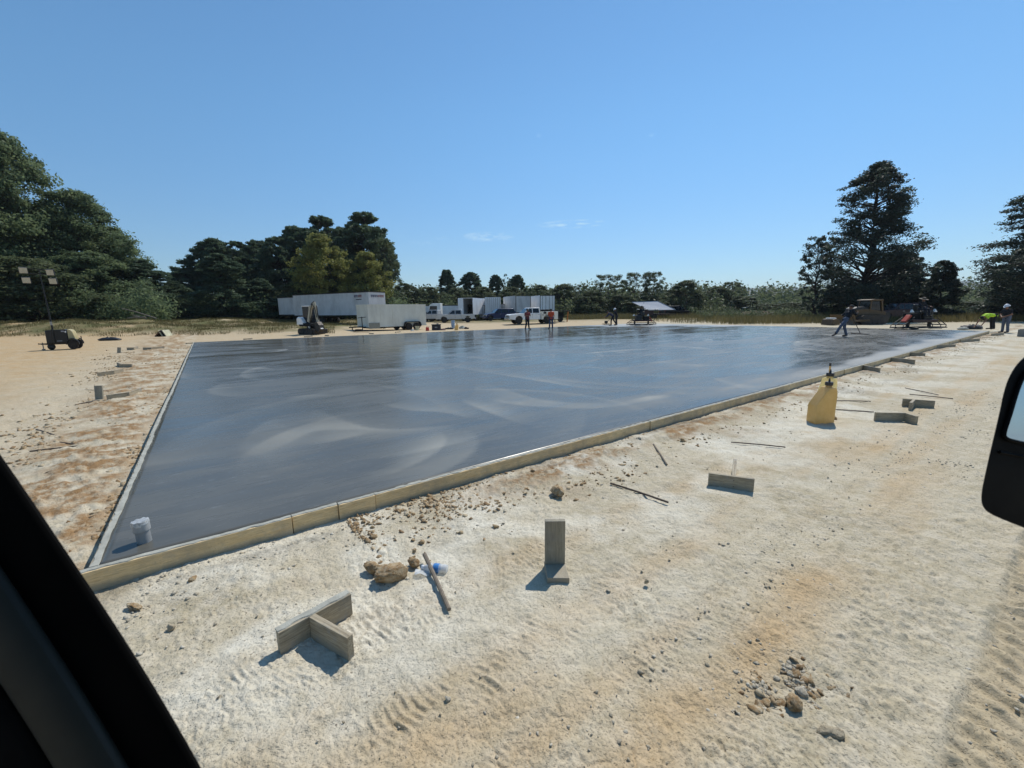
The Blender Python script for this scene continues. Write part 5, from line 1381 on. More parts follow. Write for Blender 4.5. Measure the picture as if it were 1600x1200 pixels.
b = MB(); b.box((0, 0, .40), (1.9, .7, .10)); b.bar((-.8, .3, .40), (-1.25, 0, .40), .08); b.bar((-.8, -.3, .40), (-1.25, 0, .40), .08); b.bar((-1.2, 0, .40), (-1.45, 0, .42), .07); b.build('drawbar', M_STEEL, lt)
jk = MB(); jk.bar((-1.18, 0, .5), (-1.18, 0, .10), .06); jk.box((-1.18, 0, .05), (.18, .18, .08)); jk.build('jack_stand', mat('galvanised', (130, 132, 130), .4, .6), lt)
MB().ball((-.66, -.1, .22), (.26, .18, .22)).build('spare_bag', M_BLACKP, lt)
MB().bar((1.25, -.1, .35), (1.28, -.1, .85), .06).build('rear_post', M_BLACKP, lt)
MB().bar((.9, -.1, .42), (1.3, -.1, .42), .06).build('outrigger', M_BLACKP, lt)
MB().tube([(-.32, -.60, .45), (-.32, -.60, 1.35)], .07, 10).build('mast_base', M_LTB, lt)
ms = MB().tube([(-.32, -.40, 1.2), (-.34, -.40, 2.6), (-.40, -.40, 5.1)], [.07, .05, .035], 8).build('mast', mat('mast_black', (14, 15, 16), .5), lt)
MB().box((-.33, -.45, 1.72), (.12, .08, .22)).build('winch', M_RIM, lt)
bb = MB(); bb.bar((-1.35, -.42, 4.86), (.50, -.42, 4.76), .05); bb.bar((-1.25, -.42, 5.15), (.45, -.42, 5.05), .04); bb.build('crossbar', M_BLACKP, lt)
M_LENS = mat('floodlight_lens', (196, 188, 164), .35, var=.15, scale=12, dirt=(120, 112, 96), dirt_amt=.4)
for (x_, z_, tz) in ((-1.28, 5.02, .06), (-1.22, 4.42, .05), (.26, 4.94, -.25), (.33, 4.40, -.22)):
    lh = MB().box((x_, -.50, z_), (.50, .16, .38), rot=(.22, 0, tz)).build('floodlight', M_BLACKP, lt, bevel=.02)
    c2 = Vector((x_, -.50, z_)) + Euler((.22, 0, tz)).to_matrix() @ Vector((0, -.088, 0))
    MB().box(c2, (.46, .02, .34), rot=(.22, 0, tz)).build('lens', M_LENS, lh)

# ------------------------------------------------------------------ mini excavator
def track_unit(parent, y, L_, H_, w_, x0=0.0, m_=M_TYRE, name='track'):
    r = H_ / 2; n = 10; o_ = [(x0 + L_ / 2 - r + r * math.sin(PI * i / n), r + -r * math.cos(PI * i / n)) for i in range(n + 1)] + [(x0 - L_ / 2 + r - r * math.sin(PI * i / n), r + r * math.cos(PI * i / n)) for i in range(n + 1)]
    b = MB().prism(o_, y - w_ / 2, y + w_ / 2)
    P = o_ + [o_[0]]; 
    for i in range(len(P) - 1):
        a = Vector((P[i][0], y, P[i][1])); c = Vector((P[i + 1][0], y, P[i + 1][1])); L2 = (c - a).length; k = max(1, int(L2 / .16))
        for j in range(k):
            m2 = a.lerp(c, (j + .5) / k); b.box(m2, (.05, w_ * 1.02, .05))
    o = b.build(name, m_, parent)
    rb = MB()
    for k in range(5):
        for s in (-1, 1):
            yy = y + s * (w_ / 2 + .006); x_ = x0 - L_ / 2 + r + (L_ - 2 * r) * k / 4; rr = r * (.8 if k in (0, 4) else .45)
            rb.cyl((x_, yy - .02, r if k in (0, 4) else r * .55), (x_, yy + .02, r if k in (0, 4) else r * .55), rr, 14)
    rb.build('roller', M_STEEL, o); return o
ex = thing('mini_excavator', 'white mini excavator with folded arm parked on the grass before the long trailer', 'excavator', gnd(487, 513), rad(-24)); ex.scale = (.84, .84, .98)
for s in (-1, 1): track_unit(ex, s * .62, 2.0, .48, .32)
b = MB(); b.box((0, 0, .38), (1.2, 1.0, .25)); b.cyl((0, 0, .45), (0, 0, .66), .42, 20); b.build('undercarriage', M_DARK, ex)
MB().box((-.1, 0, .80), (1.6, 1.35, .26)).build('deck', M_DARK, ex, bevel=.03)
MB().prism([(-1.2, .78), (-.28, .78), (-.30, 1.02), (-.62, 1.38), (-.98, 1.45), (-1.18, 1.32)], -.68, .68).build('engine_cover', M_WHITE, ex, bevel=.06, smooth=True)
M_EXB = mat('excavator_cream', (176, 168, 146), .45, var=.1, dirt=(110, 96, 76), dirt_amt=.5)
MB().prism([(-.68, 1.35), (-.25, .9), (.42, .9), (.42, 1.5), (.28, 2.28), (-.72, 2.28)], -.30, .62).build('cab', mat('cab_glass_dark', (18, 24, 32), .15, var=.2), ex, bevel=.03, smooth=True)
MB().box((-.2, .16, 2.32), (1.1, .98, .07)).build('cab_roof', M_WHITE, ex, bevel=.02)
bo_ = MB(); bo_.bar((.18, -.42, 1.02), (.62, -.42, 2.22), .20, .26); bo_.bar((.56, -.42, 2.12), (1.18, -.42, 2.50), .18, .26); bo_.cyl((.60, -.53, 2.18), (.60, -.31, 2.18), .17, 16); bo_.build('boom', M_EXB, ex, bevel=.02)
st_ = MB().bar((1.14, -.42, 2.62), (1.42, -.42, 1.02), .16, .24).build('stick', M_EXB, ex, bevel=.02)
b = MB(); b.tube([(.35, -.42, 1.0), (.75, -.42, 1.62)], .06, 10); b.tube([(.75, -.42, 1.62), (.95, -.42, 2.18)], .035, 8); b.tube([(.70, -.42, 2.45), (1.15, -.42, 2.70)], .045, 8); b.tube([(1.42, -.42, 2.35), (1.50, -.42, 1.2)], .045, 8); b.build('hydraulic_ram', M_STEEL, ex)
MB().tube([(.5, -.55, 1.3), (.7, -.56, 2.0), (1.0, -.56, 2.5), (1.3, -.56, 2.1), (1.45, -.56, 1.4)], .03, 6).build('hose', M_DARK, ex)
MB().prism([(1.30, 1.05), (1.52, 1.05), (1.80, .78), (1.86, .40), (1.66, .22), (1.36, .30), (1.20, .55), (1.24, .80)], -.70, -.14).build('bucket', M_STEEL, ex, bevel=.02)
MB().box((1.74, -.42, .62), (.10, .30, .40), rot=(0, -.5, 0)).build('bucket_linkage', M_WHITE, ex)
MB().prism([(1.10, .10), (1.22, .06), (1.26, .40), (1.12, .42)], -.78, .78).build('dozer_blade', M_STEEL, ex)
MB().bar((.6, 0, .35), (1.14, 0, .26), .5, .12).build('blade_arm', M_DARK, ex)
MB().bar((.15, -.55, .82), (.45, -.60, .56), .10, .14).build('step', M_WHITE, ex)
# crate of bars on the dirt between excavator and trailer
pm = thing('steel_rack', 'low dark steel rack with a short post, left of the cargo trailer', 'rack', gnd(566, 519), rad(-3))
b = MB(); b.box((0, 0, .12), (1.5, .5, .10)); b.box((-.3, 0, .2), (.5, .4, .12)); b.build('frame', M_DARK, pm); MB().bar((.05, 0, .1), (.05, 0, 1.35), .06).build('post', M_DARK, pm)
MB().bar((-.3, 0, 1.25), (.4, 0, 1.32), .05).build('crossbar', M_DARK, pm)

# ------------------------------------------------------------------ bulldozer
dz = thing('bulldozer', 'yellow crawler dozer parked under the tallest cedar', 'bulldozer', gat(1352, 42), rad(183)); dz.scale = (1, 1, .92)
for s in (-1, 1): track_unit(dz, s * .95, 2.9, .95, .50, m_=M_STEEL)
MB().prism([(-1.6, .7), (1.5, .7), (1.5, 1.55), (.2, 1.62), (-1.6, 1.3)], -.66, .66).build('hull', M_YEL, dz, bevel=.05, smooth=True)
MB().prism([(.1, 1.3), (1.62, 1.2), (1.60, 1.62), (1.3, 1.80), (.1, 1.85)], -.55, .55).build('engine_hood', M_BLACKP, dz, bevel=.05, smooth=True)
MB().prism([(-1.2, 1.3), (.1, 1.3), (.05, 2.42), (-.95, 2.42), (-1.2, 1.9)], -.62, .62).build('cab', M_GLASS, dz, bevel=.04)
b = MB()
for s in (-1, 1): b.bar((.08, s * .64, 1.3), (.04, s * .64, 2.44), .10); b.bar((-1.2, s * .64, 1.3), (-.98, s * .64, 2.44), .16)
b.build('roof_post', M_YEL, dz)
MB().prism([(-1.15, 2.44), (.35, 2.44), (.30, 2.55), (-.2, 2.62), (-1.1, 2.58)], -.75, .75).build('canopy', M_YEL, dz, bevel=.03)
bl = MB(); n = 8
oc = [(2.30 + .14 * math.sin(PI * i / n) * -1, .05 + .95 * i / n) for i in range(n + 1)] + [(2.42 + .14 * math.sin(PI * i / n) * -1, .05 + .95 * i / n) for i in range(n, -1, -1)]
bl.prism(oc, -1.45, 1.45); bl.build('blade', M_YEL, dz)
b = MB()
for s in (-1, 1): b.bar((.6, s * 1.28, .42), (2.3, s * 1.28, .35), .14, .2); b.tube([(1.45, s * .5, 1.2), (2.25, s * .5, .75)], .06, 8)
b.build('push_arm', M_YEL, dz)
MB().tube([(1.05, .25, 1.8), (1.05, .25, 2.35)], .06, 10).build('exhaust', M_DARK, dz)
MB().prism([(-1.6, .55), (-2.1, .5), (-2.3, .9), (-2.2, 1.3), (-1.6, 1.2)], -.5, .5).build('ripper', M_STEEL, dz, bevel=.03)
sk = thing('loader_attachment', 'low yellow and white attachment lying left of the striding worker', 'attachment', gat(1300, 41), rad(10))
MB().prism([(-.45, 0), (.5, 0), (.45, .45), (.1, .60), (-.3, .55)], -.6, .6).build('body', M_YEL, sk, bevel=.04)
MB().box((.05, 0, .64), (.5, .7, .10)).build('top_plate', M_WHITE, sk, bevel=.03)

# ------------------------------------------------------------------ ride-on trowel machines
def trowel(label, loc, rz, s=1.0):
    t = thing('ride_on_trowel', label, 'trowel machine', loc, rz, 'ride-on trowel machines')
    hx, hy = 1.55, .62
    ring = [(hx * .62 + hy * math.cos(a) if math.cos(a) >= 0 else -hx * .62 + hy * math.cos(a), hy * math.sin(a), .10) for a in [2 * PI * k / 40 for k in range(40)]]
    MB().tube(ring, .03, 8, closed=True).build('guard_ring', M_STEEL, t, smooth=True)
    up = [(x * .93, y * .93, .26) for x, y, z in ring]
    MB().tube(up, .02, 6, closed=True).build('upper_ring', M_STEEL, t, smooth=True)
    b = MB()
    for (x_, y_) in ((hx, 0), (-hx, 0), (hx * .93, .35), (-hx * .93, .35), (hx * .93, -.35), (-hx * .93, -.35)): b.tube([(x_, y_, .10), (x_ * 1.02, y_, .22), (x_ * .52, y_ * .9, .70)], .024, 6)
    b.build('ring_strut', M_STEEL, t)
    for sx in (-1, 1):
        r_ = MB(); r_.cyl((sx * .74, 0, .10), (sx * .74, 0, .42), .09, 12)
        for k in range(5):
            a = 2 * PI * k / 5 + sx * .3; c, s_ = math.cos(a), math.sin(a)
            r_.bar((sx * .74, 0, .12), (sx * .74 + c * .55, s_ * .55, .08), .05, .03); r_.box((sx * .74 + c * .36, s_ * .36, .035), (.42, .17, .012), rot=(.10, 0, a))
        r_.build('rotor', M_STEEL, t)
    MB().box((0, 0, .48), (1.75, .72, .16)).build('frame', M_MAROON, t, bevel=.02)
    MB().box((.38, .10, .80), (.62, .58, .50)).build('engine', M_BLACKP, t, bevel=.04)
    fn_ = MB()
    for k in range(5): fn_.box((.38, -.20, .62 + .09 * k), (.50, .02, .03))
    fn_.build('engine_fin', M_STEEL, t)
    MB().box((-.42, .12, .74), (.60, .50, .40)).build('fuel_tank', M_DARK, t, bevel=.05)
    MB().box((0, .02, .98), (.46, .44, .12)).build('seat', M_BLACKP, t, bevel=.04); MB().box((0, .26, 1.22), (.44, .10, .42)).build('backrest', M_BLACKP, t, bevel=.04)
    for sx in (-1, 1):
        l = MB(); l.tube([(sx * .34, -.30, .55), (sx * .36, -.34, 1.22)], .018, 8); l.cyl((sx * .36, -.34, 1.18), (sx * .365, -.345, 1.32), .03, 10); l.build('control_lever', M_STEEL, t)
    MB().box((-1.02, -.10, .62), (.52, .30, .11), rot=(0, -.85, 0)).build('side_panel', M_ORNG, t, bevel=.03)
    MB().prism([(-.86, .98), (-.66, .98), (-.80, 1.14)], -.2, -.1).build('marker', M_WHITE, t)
    MB().prism([(.70, .98), (.92, .98), (.76, 1.16)], -.2, -.1).build('marker', M_WHITE, t)
    MB().cyl((0, .05, .42), (0, .05, .55), .2, 12).build('gearbox', M_DARK, t)
    t.scale = (s, s, s); return t
TR2 = at(1434, 514, SLAB_Z); TR1 = at(1002, 508, SLAB_Z)
t2 = trowel('dark ride-on trowel with an orange side panel, nearest the right end of the slab', TR2, rad(8), 1.20)
t1 = trowel('dark ride-on trowel working at the far end of the slab below the solar panels', TR1, rad(184), .95)

# ------------------------------------------------------------------ clutter by the back edge
def lathe_obj(name, label, cat, prof, loc, m_, parts=(), n=20, group=None):
    r = thing(name, label, cat, loc, 0, group); MB().lathe(prof, n=n).build('body', m_, r, smooth=True)
    for nm, f, mm in parts:
        b = MB(); f(b); b.build(nm, mm, r, smooth=True)
    return r
M_BKT = mat('bucket_cream', (196, 192, 160), .5, dirt=(130, 120, 95), dirt_amt=.5); M_BLUE = mat('blue_bucket', (116, 152, 190), .45, var=.2, scale=9, dirt=(200, 205, 205), dirt_amt=.7)
bail = lambda r, h: (lambda b: b.tube([(r * math.cos(a), .0, h + r * .9 * math.sin(a)) for a in [PI * k / 12 for k in range(13)]], .008, 6))
lathe_obj('bucket', 'squat cream bucket beside the rear wheels of the cargo trailer', 'bucket', [(.17, 0), (.20, .36), (.215, .36), (.215, .40), (.19, .40), (.16, .03), (.001, .03)], gnd(652, 516), M_BKT, [('bail', bail(.20, .36), M_STEEL)])
lathe_obj('bucket', 'tall stack of blue-and-white pails right of the dark tool chest', 'bucket', [(.16, 0), (.20, .38), (.21, .40), (.18, .42), (.215, .60), (.22, .62), (.18, .64), (.22, .86), (.20, .86), (.17, .5), (.001, .5)], gnd(708, 513), M_BLUE, [('bail', bail(.21, .84), M_STEEL)])
gc = thing('fuel_can', 'small red fuel can left of the dark tool chest', 'fuel can', gnd(668, 517), 0)
MB().prism([(-.15, 0), (.15, 0), (.15, .26), (.05, .34), (-.10, .34), (-.15, .28)], -.1, .1).build('body', M_RED, gc, bevel=.03, smooth=True)
MB().tube([(-.1, 0, .33), (-.06, 0, .41), (.05, 0, .40), (.09, 0, .31)], .015, 6).build('handle', M_RED, gc); MB().cyl((.11, 0, .30), (.17, 0, .42), .02, 8).build('spout', M_YEL, gc)
tc_ = thing('tool_chest', 'dark navy tool chest between the red fuel can and the blue pails', 'tool chest', gnd(682, 516), .1)
MB().box((0, 0, .24), (.85, .50, .48), taper=(.96, .96)).build('chest', mat('chest_navy', (30, 32, 44), .5, var=.3), tc_, bevel=.03); MB().box((0, 0, .53), (.90, .54, .09)).build('lid', M_BLACKP, tc_, bevel=.02)
MB().bar((-.12, -.28, .30), (.12, -.28, .30), .03).build('handle', M_WHITE, tc_)
def heap(name, label, loc, r, m_, seed, cat, rough_=.55):
    b = MB().ball((0, 0, r[2] * .4), r, 28, 18); o = b.build(name, m_, None, smooth='all'); o.location = loc
    for v in o.data.vertices:
        k = fbm(np.array([v.co.x * 6 + seed]), np.array([v.co.y * 6 + v.co.z * 5]), seed, 3)[0]; v.co += v.co.normalized() * rough_ * min(r) * k; v.co.z = max(v.co.z, -.01)
    tag(o, label, cat); return o
heap('work_bag', 'dark work bag lying on top of and behind the tool chest', gnd(684, 512), (.30, .22, .30), M_BLACKP, 3, 'bag')
heap('crumpled_cloth', 'crumpled pink-grey cloth right of the tool chest', gnd(692, 516), (.24, .18, .12), mat('dusty_cloth', (120, 96, 92), .9), 4, 'cloth')
heap('tool_bag', 'low black tool bag left of the small yellow jug', gnd(702, 514.5), (.42, .2, .13), M_BLACKP, 5, 'bag')
heap('cement_sack', 'pale sack slumped right of the small yellow jug', gnd(722, 513.5), (.28, .2, .22), mat('paper_sack', (186, 184, 172), .9, var=.2), 6, 'sack')
heap('jacket', 'dark jacket dropped right of the pale sack', gnd(729, 514), (.25, .18, .13), mat('dark_jacket', (40, 36, 40), .9), 8, 'jacket')
heap('rag', 'white rag on the dirt left of the cream bucket', gnd(644, 517), (.16, .12, .09), M_WHITE, 9, 'rag')
j3 = jug('small yellow jug standing among the bags behind the slab', gnd(713, 516), .2, M_JUG); j3.scale = (.8, .9, 1.15)
# weathered branches and boards left on the bank
for (px, py, qx, qy, r_, lab) in ((190, 482, 242, 498, .07, 'long grey fallen branch leaning on the bank'), (196, 497, 225, 496, .09, 'pale weathered log on the bank below the fallen branch'), (204, 492, 226, 499, .06, 'short pale branch crossing the weathered log')):
    p = gat(px, 46); q = gat(qx, 45); z_ = lambda y, P: EYE + (hz(px) - y) * P.y / F_PX
    a = Vector((0, 0, max(.05, z_(py, p) - p.z))); b_ = Vector((q.x - p.x, q.y - p.y, max(.05, z_(qy, q) - p.z)))
    o = MB().tube([a, a.lerp(b_, .4) + Vector((0, 0, .06)), b_], [r_ * .5, r_ * .8, r_], 8).build('branch', M_STICK, None, smooth=True); o.location = p; tag(o, lab, 'branch')
ap = gnd(252, 525)
af = thing('sign_boards', 'small tent-like stack of dark and white boards on the bank road', 'boards', ap, rad(10))
MB().box((0, 0, .24), (.08, .9, .62), rot=(0, .75, 0)).build('board', mat('brown_board', (104, 74, 56), .8), af)
for k in range(3): MB().box((.22 + .14 * k, 0, .24), (.05, .9, .60), rot=(0, -.45, 0)).build('board', M_BKT if k % 2 == 0 else M_DARK, af)
# black roll of sheeting left of the slab
bl_ = gnd(150, 533)
heap('plastic_sheeting', 'dark roll of sheeting lying right of the light tower', gnd(172, 532), (.75, .35, .16), M_BLACKP, 11, 'sheeting')
# ------------------------------------------------------------------ people
M_SKIN = mat('skin', (140, 98, 74), .6, var=.08); M_HAIR = mat('dark_hair', (28, 22, 18), .8)
def V3(t): return Vector(t)
def cap(b, p, q, r0, r1, n=12):
    p, q = V3(p), V3(q); b.tube([p, q], [r0, r1], n); b.ball(p, r0, n, 8); b.ball(q, r1, n, 8)
def remesh(o, vs, smooth=3):
    r = o.modifiers.new('merge', 'REMESH'); r.mode = 'VOXEL'; r.voxel_size = vs; r.use_smooth_shade = True
    s = o.modifiers.new('soft', 'SMOOTH'); s.factor = .5; s.iterations = smooth
def hand(b, wrist, elbow, palm_dir, curl=.5, side=1):
    """palm plus four fingers and a thumb; curls toward palm_dir"""
    w_ = V3(wrist); f = (w_ - V3(elbow)).normalized(); pd = (V3(palm_dir) - f * V3(palm_dir).dot(f)).normalized(); s = f.cross(pd) * side
    c = w_ + f * .05
    for k in range(4):
        o = (k - 1.5) * .021; root = w_ + f * .088 + s * o; cap(b, w_ + f * .02 + s * o * .6, root, .016, .011, 8)
        L = (.040, .046, .042, .033)[k]; a = curl * .8; p0 = root
        for j, fr in enumerate((1.0, .75, .55)):
            d = (f * math.cos(a) + pd * math.sin(a)).normalized(); p1 = p0 + d * L * fr; cap(b, p0, p1, .0100 - .001 * j, .0092 - .001 * j, 8); p0 = p1; a += curl * .75
    t0 = w_ + f * .03 - s * .030; t1 = t0 + (f * .7 - s * .55 + pd * .35).normalized() * .042; t2 = t1 + (f * .85 - s * .05 + pd * .5).normalized() * .033
    cap(b, t0, t1, .014, .011, 8); cap(b, t1, t2, .011, .009, 8)
DEF = dict(pelvis=(0, 0, .96), chest=(.0, 0, 1.30), neck=(0, 0, 1.46), head=(.02, 0, 1.62), sl=(0, .19, 1.41), sr=(0, -.19, 1.41), el=(-.02, .24, 1.13), er=(-.02, -.24, 1.13),
           wl=(.06, .25, .88), wr=(.06, -.25, .88), hl=(0, .095, .93), hr=(0, -.095, .93), kl=(.02, .11, .50), kr=(.02, -.11, .50), al=(-.02, .12, .09), ar=(-.02, -.12, .09), tl=(.18, .14, .03), tr=(.18, -.14, .03))
def person(label, loc, rz, shirt, pants, pose=None, hat=None, hatm=None, sleeves='short', boots=None, vest=None, look=(1, 0, 0), scale=1.0, curl=.7, group='workers on the slab'):
    J = dict(DEF); J.update(pose or {}); J = {k: V3(v) for k, v in J.items()}
    P = thing('person', label, 'person', loc, rz, group)
    b = MB()
    up = (J['head'] - J['neck']).normalized(); lk = V3(look).normalized(); rt = up.cross(lk).normalized(); lk = rt.cross(up).normalized()
    R = Matrix((lk, rt, up)).transposed()
    H = J['head']
    def hb(c, r, **k):
        b2 = MB().ball((0, 0, 0), r, 14, 10); b.add([H + R @ (V3(v) + V3(c)) for v in b2.v], b2.f)
    hb((-.01, 0, .02), (.098, .077, .105)); hb((.028, 0, -.055), (.062, .052, .058)); hb((.098, 0, -.012), (.018, .013, .024)); hb((.085, 0, -.062), (.016, .024, .010)); hb((.080, 0, .022), (.015, .050, .010))
    hb((-.005, .077, -.005), (.020, .010, .030)); hb((-.005, -.077, -.005), (.020, .010, .030))
    cap(b, J['chest'].lerp(J['neck'], .8), J['neck'].lerp(J['head'], .65), .062, .054)
    for s in 'lr':
        cap(b, J['s' + s], J['e' + s], .052, .040); cap(b, J['e' + s], J['w' + s], .040, .027)
        hand(b, J['w' + s], J['e' + s], (1, 0, -.4) if s == 'l' else (1, 0, -.4), curl, 1 if s == 'l' else -1)
        cap(b, J['h' + s], J['k' + s], .082, .056); cap(b, J['k' + s], J['a' + s], .054, .036)
        cap(b, J['s' + s], J['chest'], .048, .075)
    cap(b, J['pelvis'], J['chest'], .085, .09); cap(b, J['hl'], J['hr'], .08, .08)
    remesh(b.build('body', M_SKIN, P, fix=False), .009, 2)
    # shirt
    b = MB(); mid = J['pelvis'].lerp(J['chest'], .5)
    ax = (J['sl'] - J['sr']).normalized()
    for t, w_, r in ((-.05, .075, .115), (.2, .070, .112), (.45, .070, .112), (.7, .085, .118), (1.0, .105, .118)):
        c = J['pelvis'].lerp(J['chest'], t); cap(b, c - ax * w_, c + ax * w_, r, r)
    cap(b, J['sl'].lerp(J['sr'], .04), J['sl'].lerp(J['sr'], .96), .072, .072); cap(b, J['chest'], J['neck'], .11, .068)
    for s in 'lr':
        cap(b, J['s' + s], J['s' + s].lerp(J['e' + s], .62 if sleeves == 'short' else 1), .068, .060 if sleeves == 'short' else .050)
        if sleeves == 'long': cap(b, J['e' + s], J['e' + s].lerp(J['w' + s], .92), .050, .038)
    o = b.build('shirt', shirt, P, fix=False); remesh(o, .013, 3)
    tx = bpy.data.textures.new('folds', 'CLOUDS'); tx.noise_scale = .09; dm = o.modifiers.new('folds', 'DISPLACE'); dm.texture = tx; dm.strength = .022
    b = MB(); cap(b, J['hl'] + V3((0, 0, .06)), J['hr'] + V3((0, 0, .06)), .112, .112); cap(b, J['pelvis'] - ax * .05, J['pelvis'] + ax * .05, .118, .118)
    for s in 'lr': cap(b, J['h' + s], J['k' + s], .105, .076); cap(b, J['k' + s], J['k' + s].lerp(J['a' + s], .95), .074, .066)
    o = b.build('trousers', pants, P, fix=False); remesh(o, .014, 3); dm = o.modifiers.new('folds', 'DISPLACE'); dm.texture = tx; dm.strength = .025
    bm_ = boots or mat('work_boot', (46, 36, 28), .8, dirt=(120, 112, 98), dirt_amt=.5)
    for s in 'lr':
        b = MB(); A, T_ = J['a' + s], J['t' + s]; d = (T_ - A); cap(b, A + V3((0, 0, .05)), A - V3((0, 0, .02)), .055, .055); cap(b, A.lerp(T_, -.15) - V3((0, 0, .03)), T_ + V3((0, 0, .012)), .044, .046)
        remesh(b.build('boot', bm_, P, fix=False), .012, 2)
    hb_ = MB().ball((0, 0, 0), (.104, .083, .098), 16, 12); hh = MB(); hh.add([H + R @ (V3(v) + V3((-.022, 0, .034))) for v in hb_.v], hb_.f); hh.build('hair', M_HAIR, P, smooth='all')
    if hat:
        h = MB()
        dome = [(.118 * math.cos(a), .06 + .10 * math.sin(a)) for a in [PI / 2 * k / 7 for k in range(8)]]
        if hat == 'helmet': prof = [(.112, .02), (.150, .042), (.148, .052), (.122, .062)] + [(.122 * math.cos(a), .062 + .115 * math.sin(a)) for a in [PI / 2 * k / 7 for k in range(8)]]
        elif hat == 'straw': prof = [(.10, .03), (.255, .028), (.26, .040), (.112, .058), (.100, .15), (.06, .165), (.001, .162)]
        else: prof = [(.106, .03), (.110, .05)] + [(.110 * math.cos(a), .05 + .085 * math.sin(a)) for a in [PI / 2 * k / 7 for k in range(8)]]
        b2 = MB().lathe(prof, n=24); h.add([H + R @ (V3((v[0] * 1.08, v[1] * .92, v[2])) + V3((-.01, 0, 0))) for v in b2.v], b2.f)
        ho = h.build('hard_hat' if hat == 'helmet' else 'hat', hatm, P, smooth=True)
        if hat in ('cap', 'helmet'):
            b3 = MB(); pts_ = [(.085, -.075, .045), (.16, -.055, .030), (.185, 0, .032), (.16, .055, .030), (.085, .075, .045)]; pts2 = [(x, y, z + .010) for x, y, z in pts_]
            b3.add([H + R @ V3(p) for p in pts_ + pts2], [(0, 1, 2, 3, 4), (9, 8, 7, 6, 5)] + [(i, i + 5, (i + 1) % 5 + 5, (i + 1) % 5) for i in range(5)]); b3.build('brim', hatm, ho)
    P.scale = (scale,) * 3
    return P
D_JEAN = mat('blue_denim', (66, 74, 96), .9, var=.2, scale=10); D_DARK = mat('dark_trousers', (36, 36, 42), .9, var=.2); D_GREY = mat('grey_denim', (92, 98, 112), .9, var=.2, scale=10)
S_ORNG = mat('orange_shirt', (222, 88, 48), .85, var=.12, scale=8); S_RED = mat('dark_red_shirt', (140, 62, 58), .85, var=.15); S_BLK = mat('black_shirt', (26, 27, 32), .9, var=.2)
S_HV = mat('lime_shirt', (190, 228, 40), .75, var=.08); S_PURP = mat('dusty_dark_shirt', (58, 56, 76), .9, var=.3, scale=9)
H_WH = mat('white_hat', (226, 228, 232), .45); H_BLK = mat('black_cap', (20, 20, 24), .8); H_STRAW = mat('straw_hat', (96, 86, 72), .8, var=.2)
pz_ = lambda px, py: at(px, py, SLAB_Z)
person('worker in an orange shirt and jeans standing on the far edge of the slab', pz_(861, 514), rad(95), S_ORNG, D_JEAN, dict(el=(.02, .26, 1.14), er=(.02, -.26, 1.14), wl=(.10, .24, .90), wr=(.10, -.25, .90), head=(.06, 0, 1.60), al=(.05, .14, .09), tl=(.24, .17, .03)), 'cap', H_BLK)
person('worker in a dusty red shirt and dark trousers with hands raised to the chest', pz_(824, 515), rad(-62), S_RED, D_DARK, dict(el=(.06, .27, 1.16), er=(.06, -.27, 1.16), wl=(.26, .12, 1.22), wr=(.26, -.10, 1.18), al=(-.02, .18, .09), tl=(.16, .24, .03), ar=(-.02, -.18, .09), tr=(.16, -.24, .03)), 'cap', H_BLK, sleeves='short')
person('bent-over dark-clothed worker pushing a tool, left of the far trowel machine', pz_(956, 508.5), rad(176), S_PURP, D_DARK, dict(pelvis=(-.10, 0, .94), chest=(.22, 0, 1.16), neck=(.36, 0, 1.24), head=(.48, 0, 1.32), sl=(.32, .19, 1.20), sr=(.32, -.19, 1.20), el=(.46, .24, .96), er=(.46, -.24, .96), wl=(.66, .16, .86), wr=(.66, -.16, .86),
    hl=(-.10, .09, .92), hr=(-.10, -.09, .92), kl=(.10, .11, .52), kr=(-.20, -.11, .50), al=(.10, .12, .09), ar=(-.46, -.12, .12), tl=(.30, .14, .03), tr=(-.28, -.14, .03)), 'cap', H_BLK, sleeves='long', look=(1, 0, -.3))
person('dark-clothed worker in a white hat beside the bent one', pz_(963, 508), rad(182), S_BLK, D_DARK, dict(chest=(.10, 0, 1.28), neck=(.15, 0, 1.43), head=(.20, 0, 1.56), sl=(.13, .19, 1.38), sr=(.13, -.19, 1.38), el=(.24, .26, 1.14), er=(.24, -.26, 1.14), wl=(.46, .18, 1.10), wr=(.46, -.18, 1.10)), 'helmet', H_WH, sleeves='long')
wt = thing('walk_behind_trowel', 'small walk-behind trowel machine held by the two dark-clothed workers', 'trowel machine', pz_(947, 507.5), rad(178))
rg_ = [(.42 * math.cos(2 * PI * k / 24), .42 * math.sin(2 * PI * k / 24), .10) for k in range(24)]
MB().tube(rg_, .02, 6, closed=True).build('guard_ring', M_STEEL, wt); MB().box((0, 0, .30), (.32, .28, .26)).build('engine', M_BLACKP, wt, bevel=.03)
MB().tube([(0, 0, .2), (-.35, 0, .55), (-.95, 0, .95)], .02, 6).build('handle', M_STEEL, wt)
b = MB()
for k in range(4): b.bar((0, 0, .05), (.4 * math.cos(k * PI / 2 + .4), .4 * math.sin(k * PI / 2 + .4), .03), .12, .01)
b.cyl((0, 0, .04), (0, 0, .2), .06, 10); b.build('rotor', M_STEEL, wt)
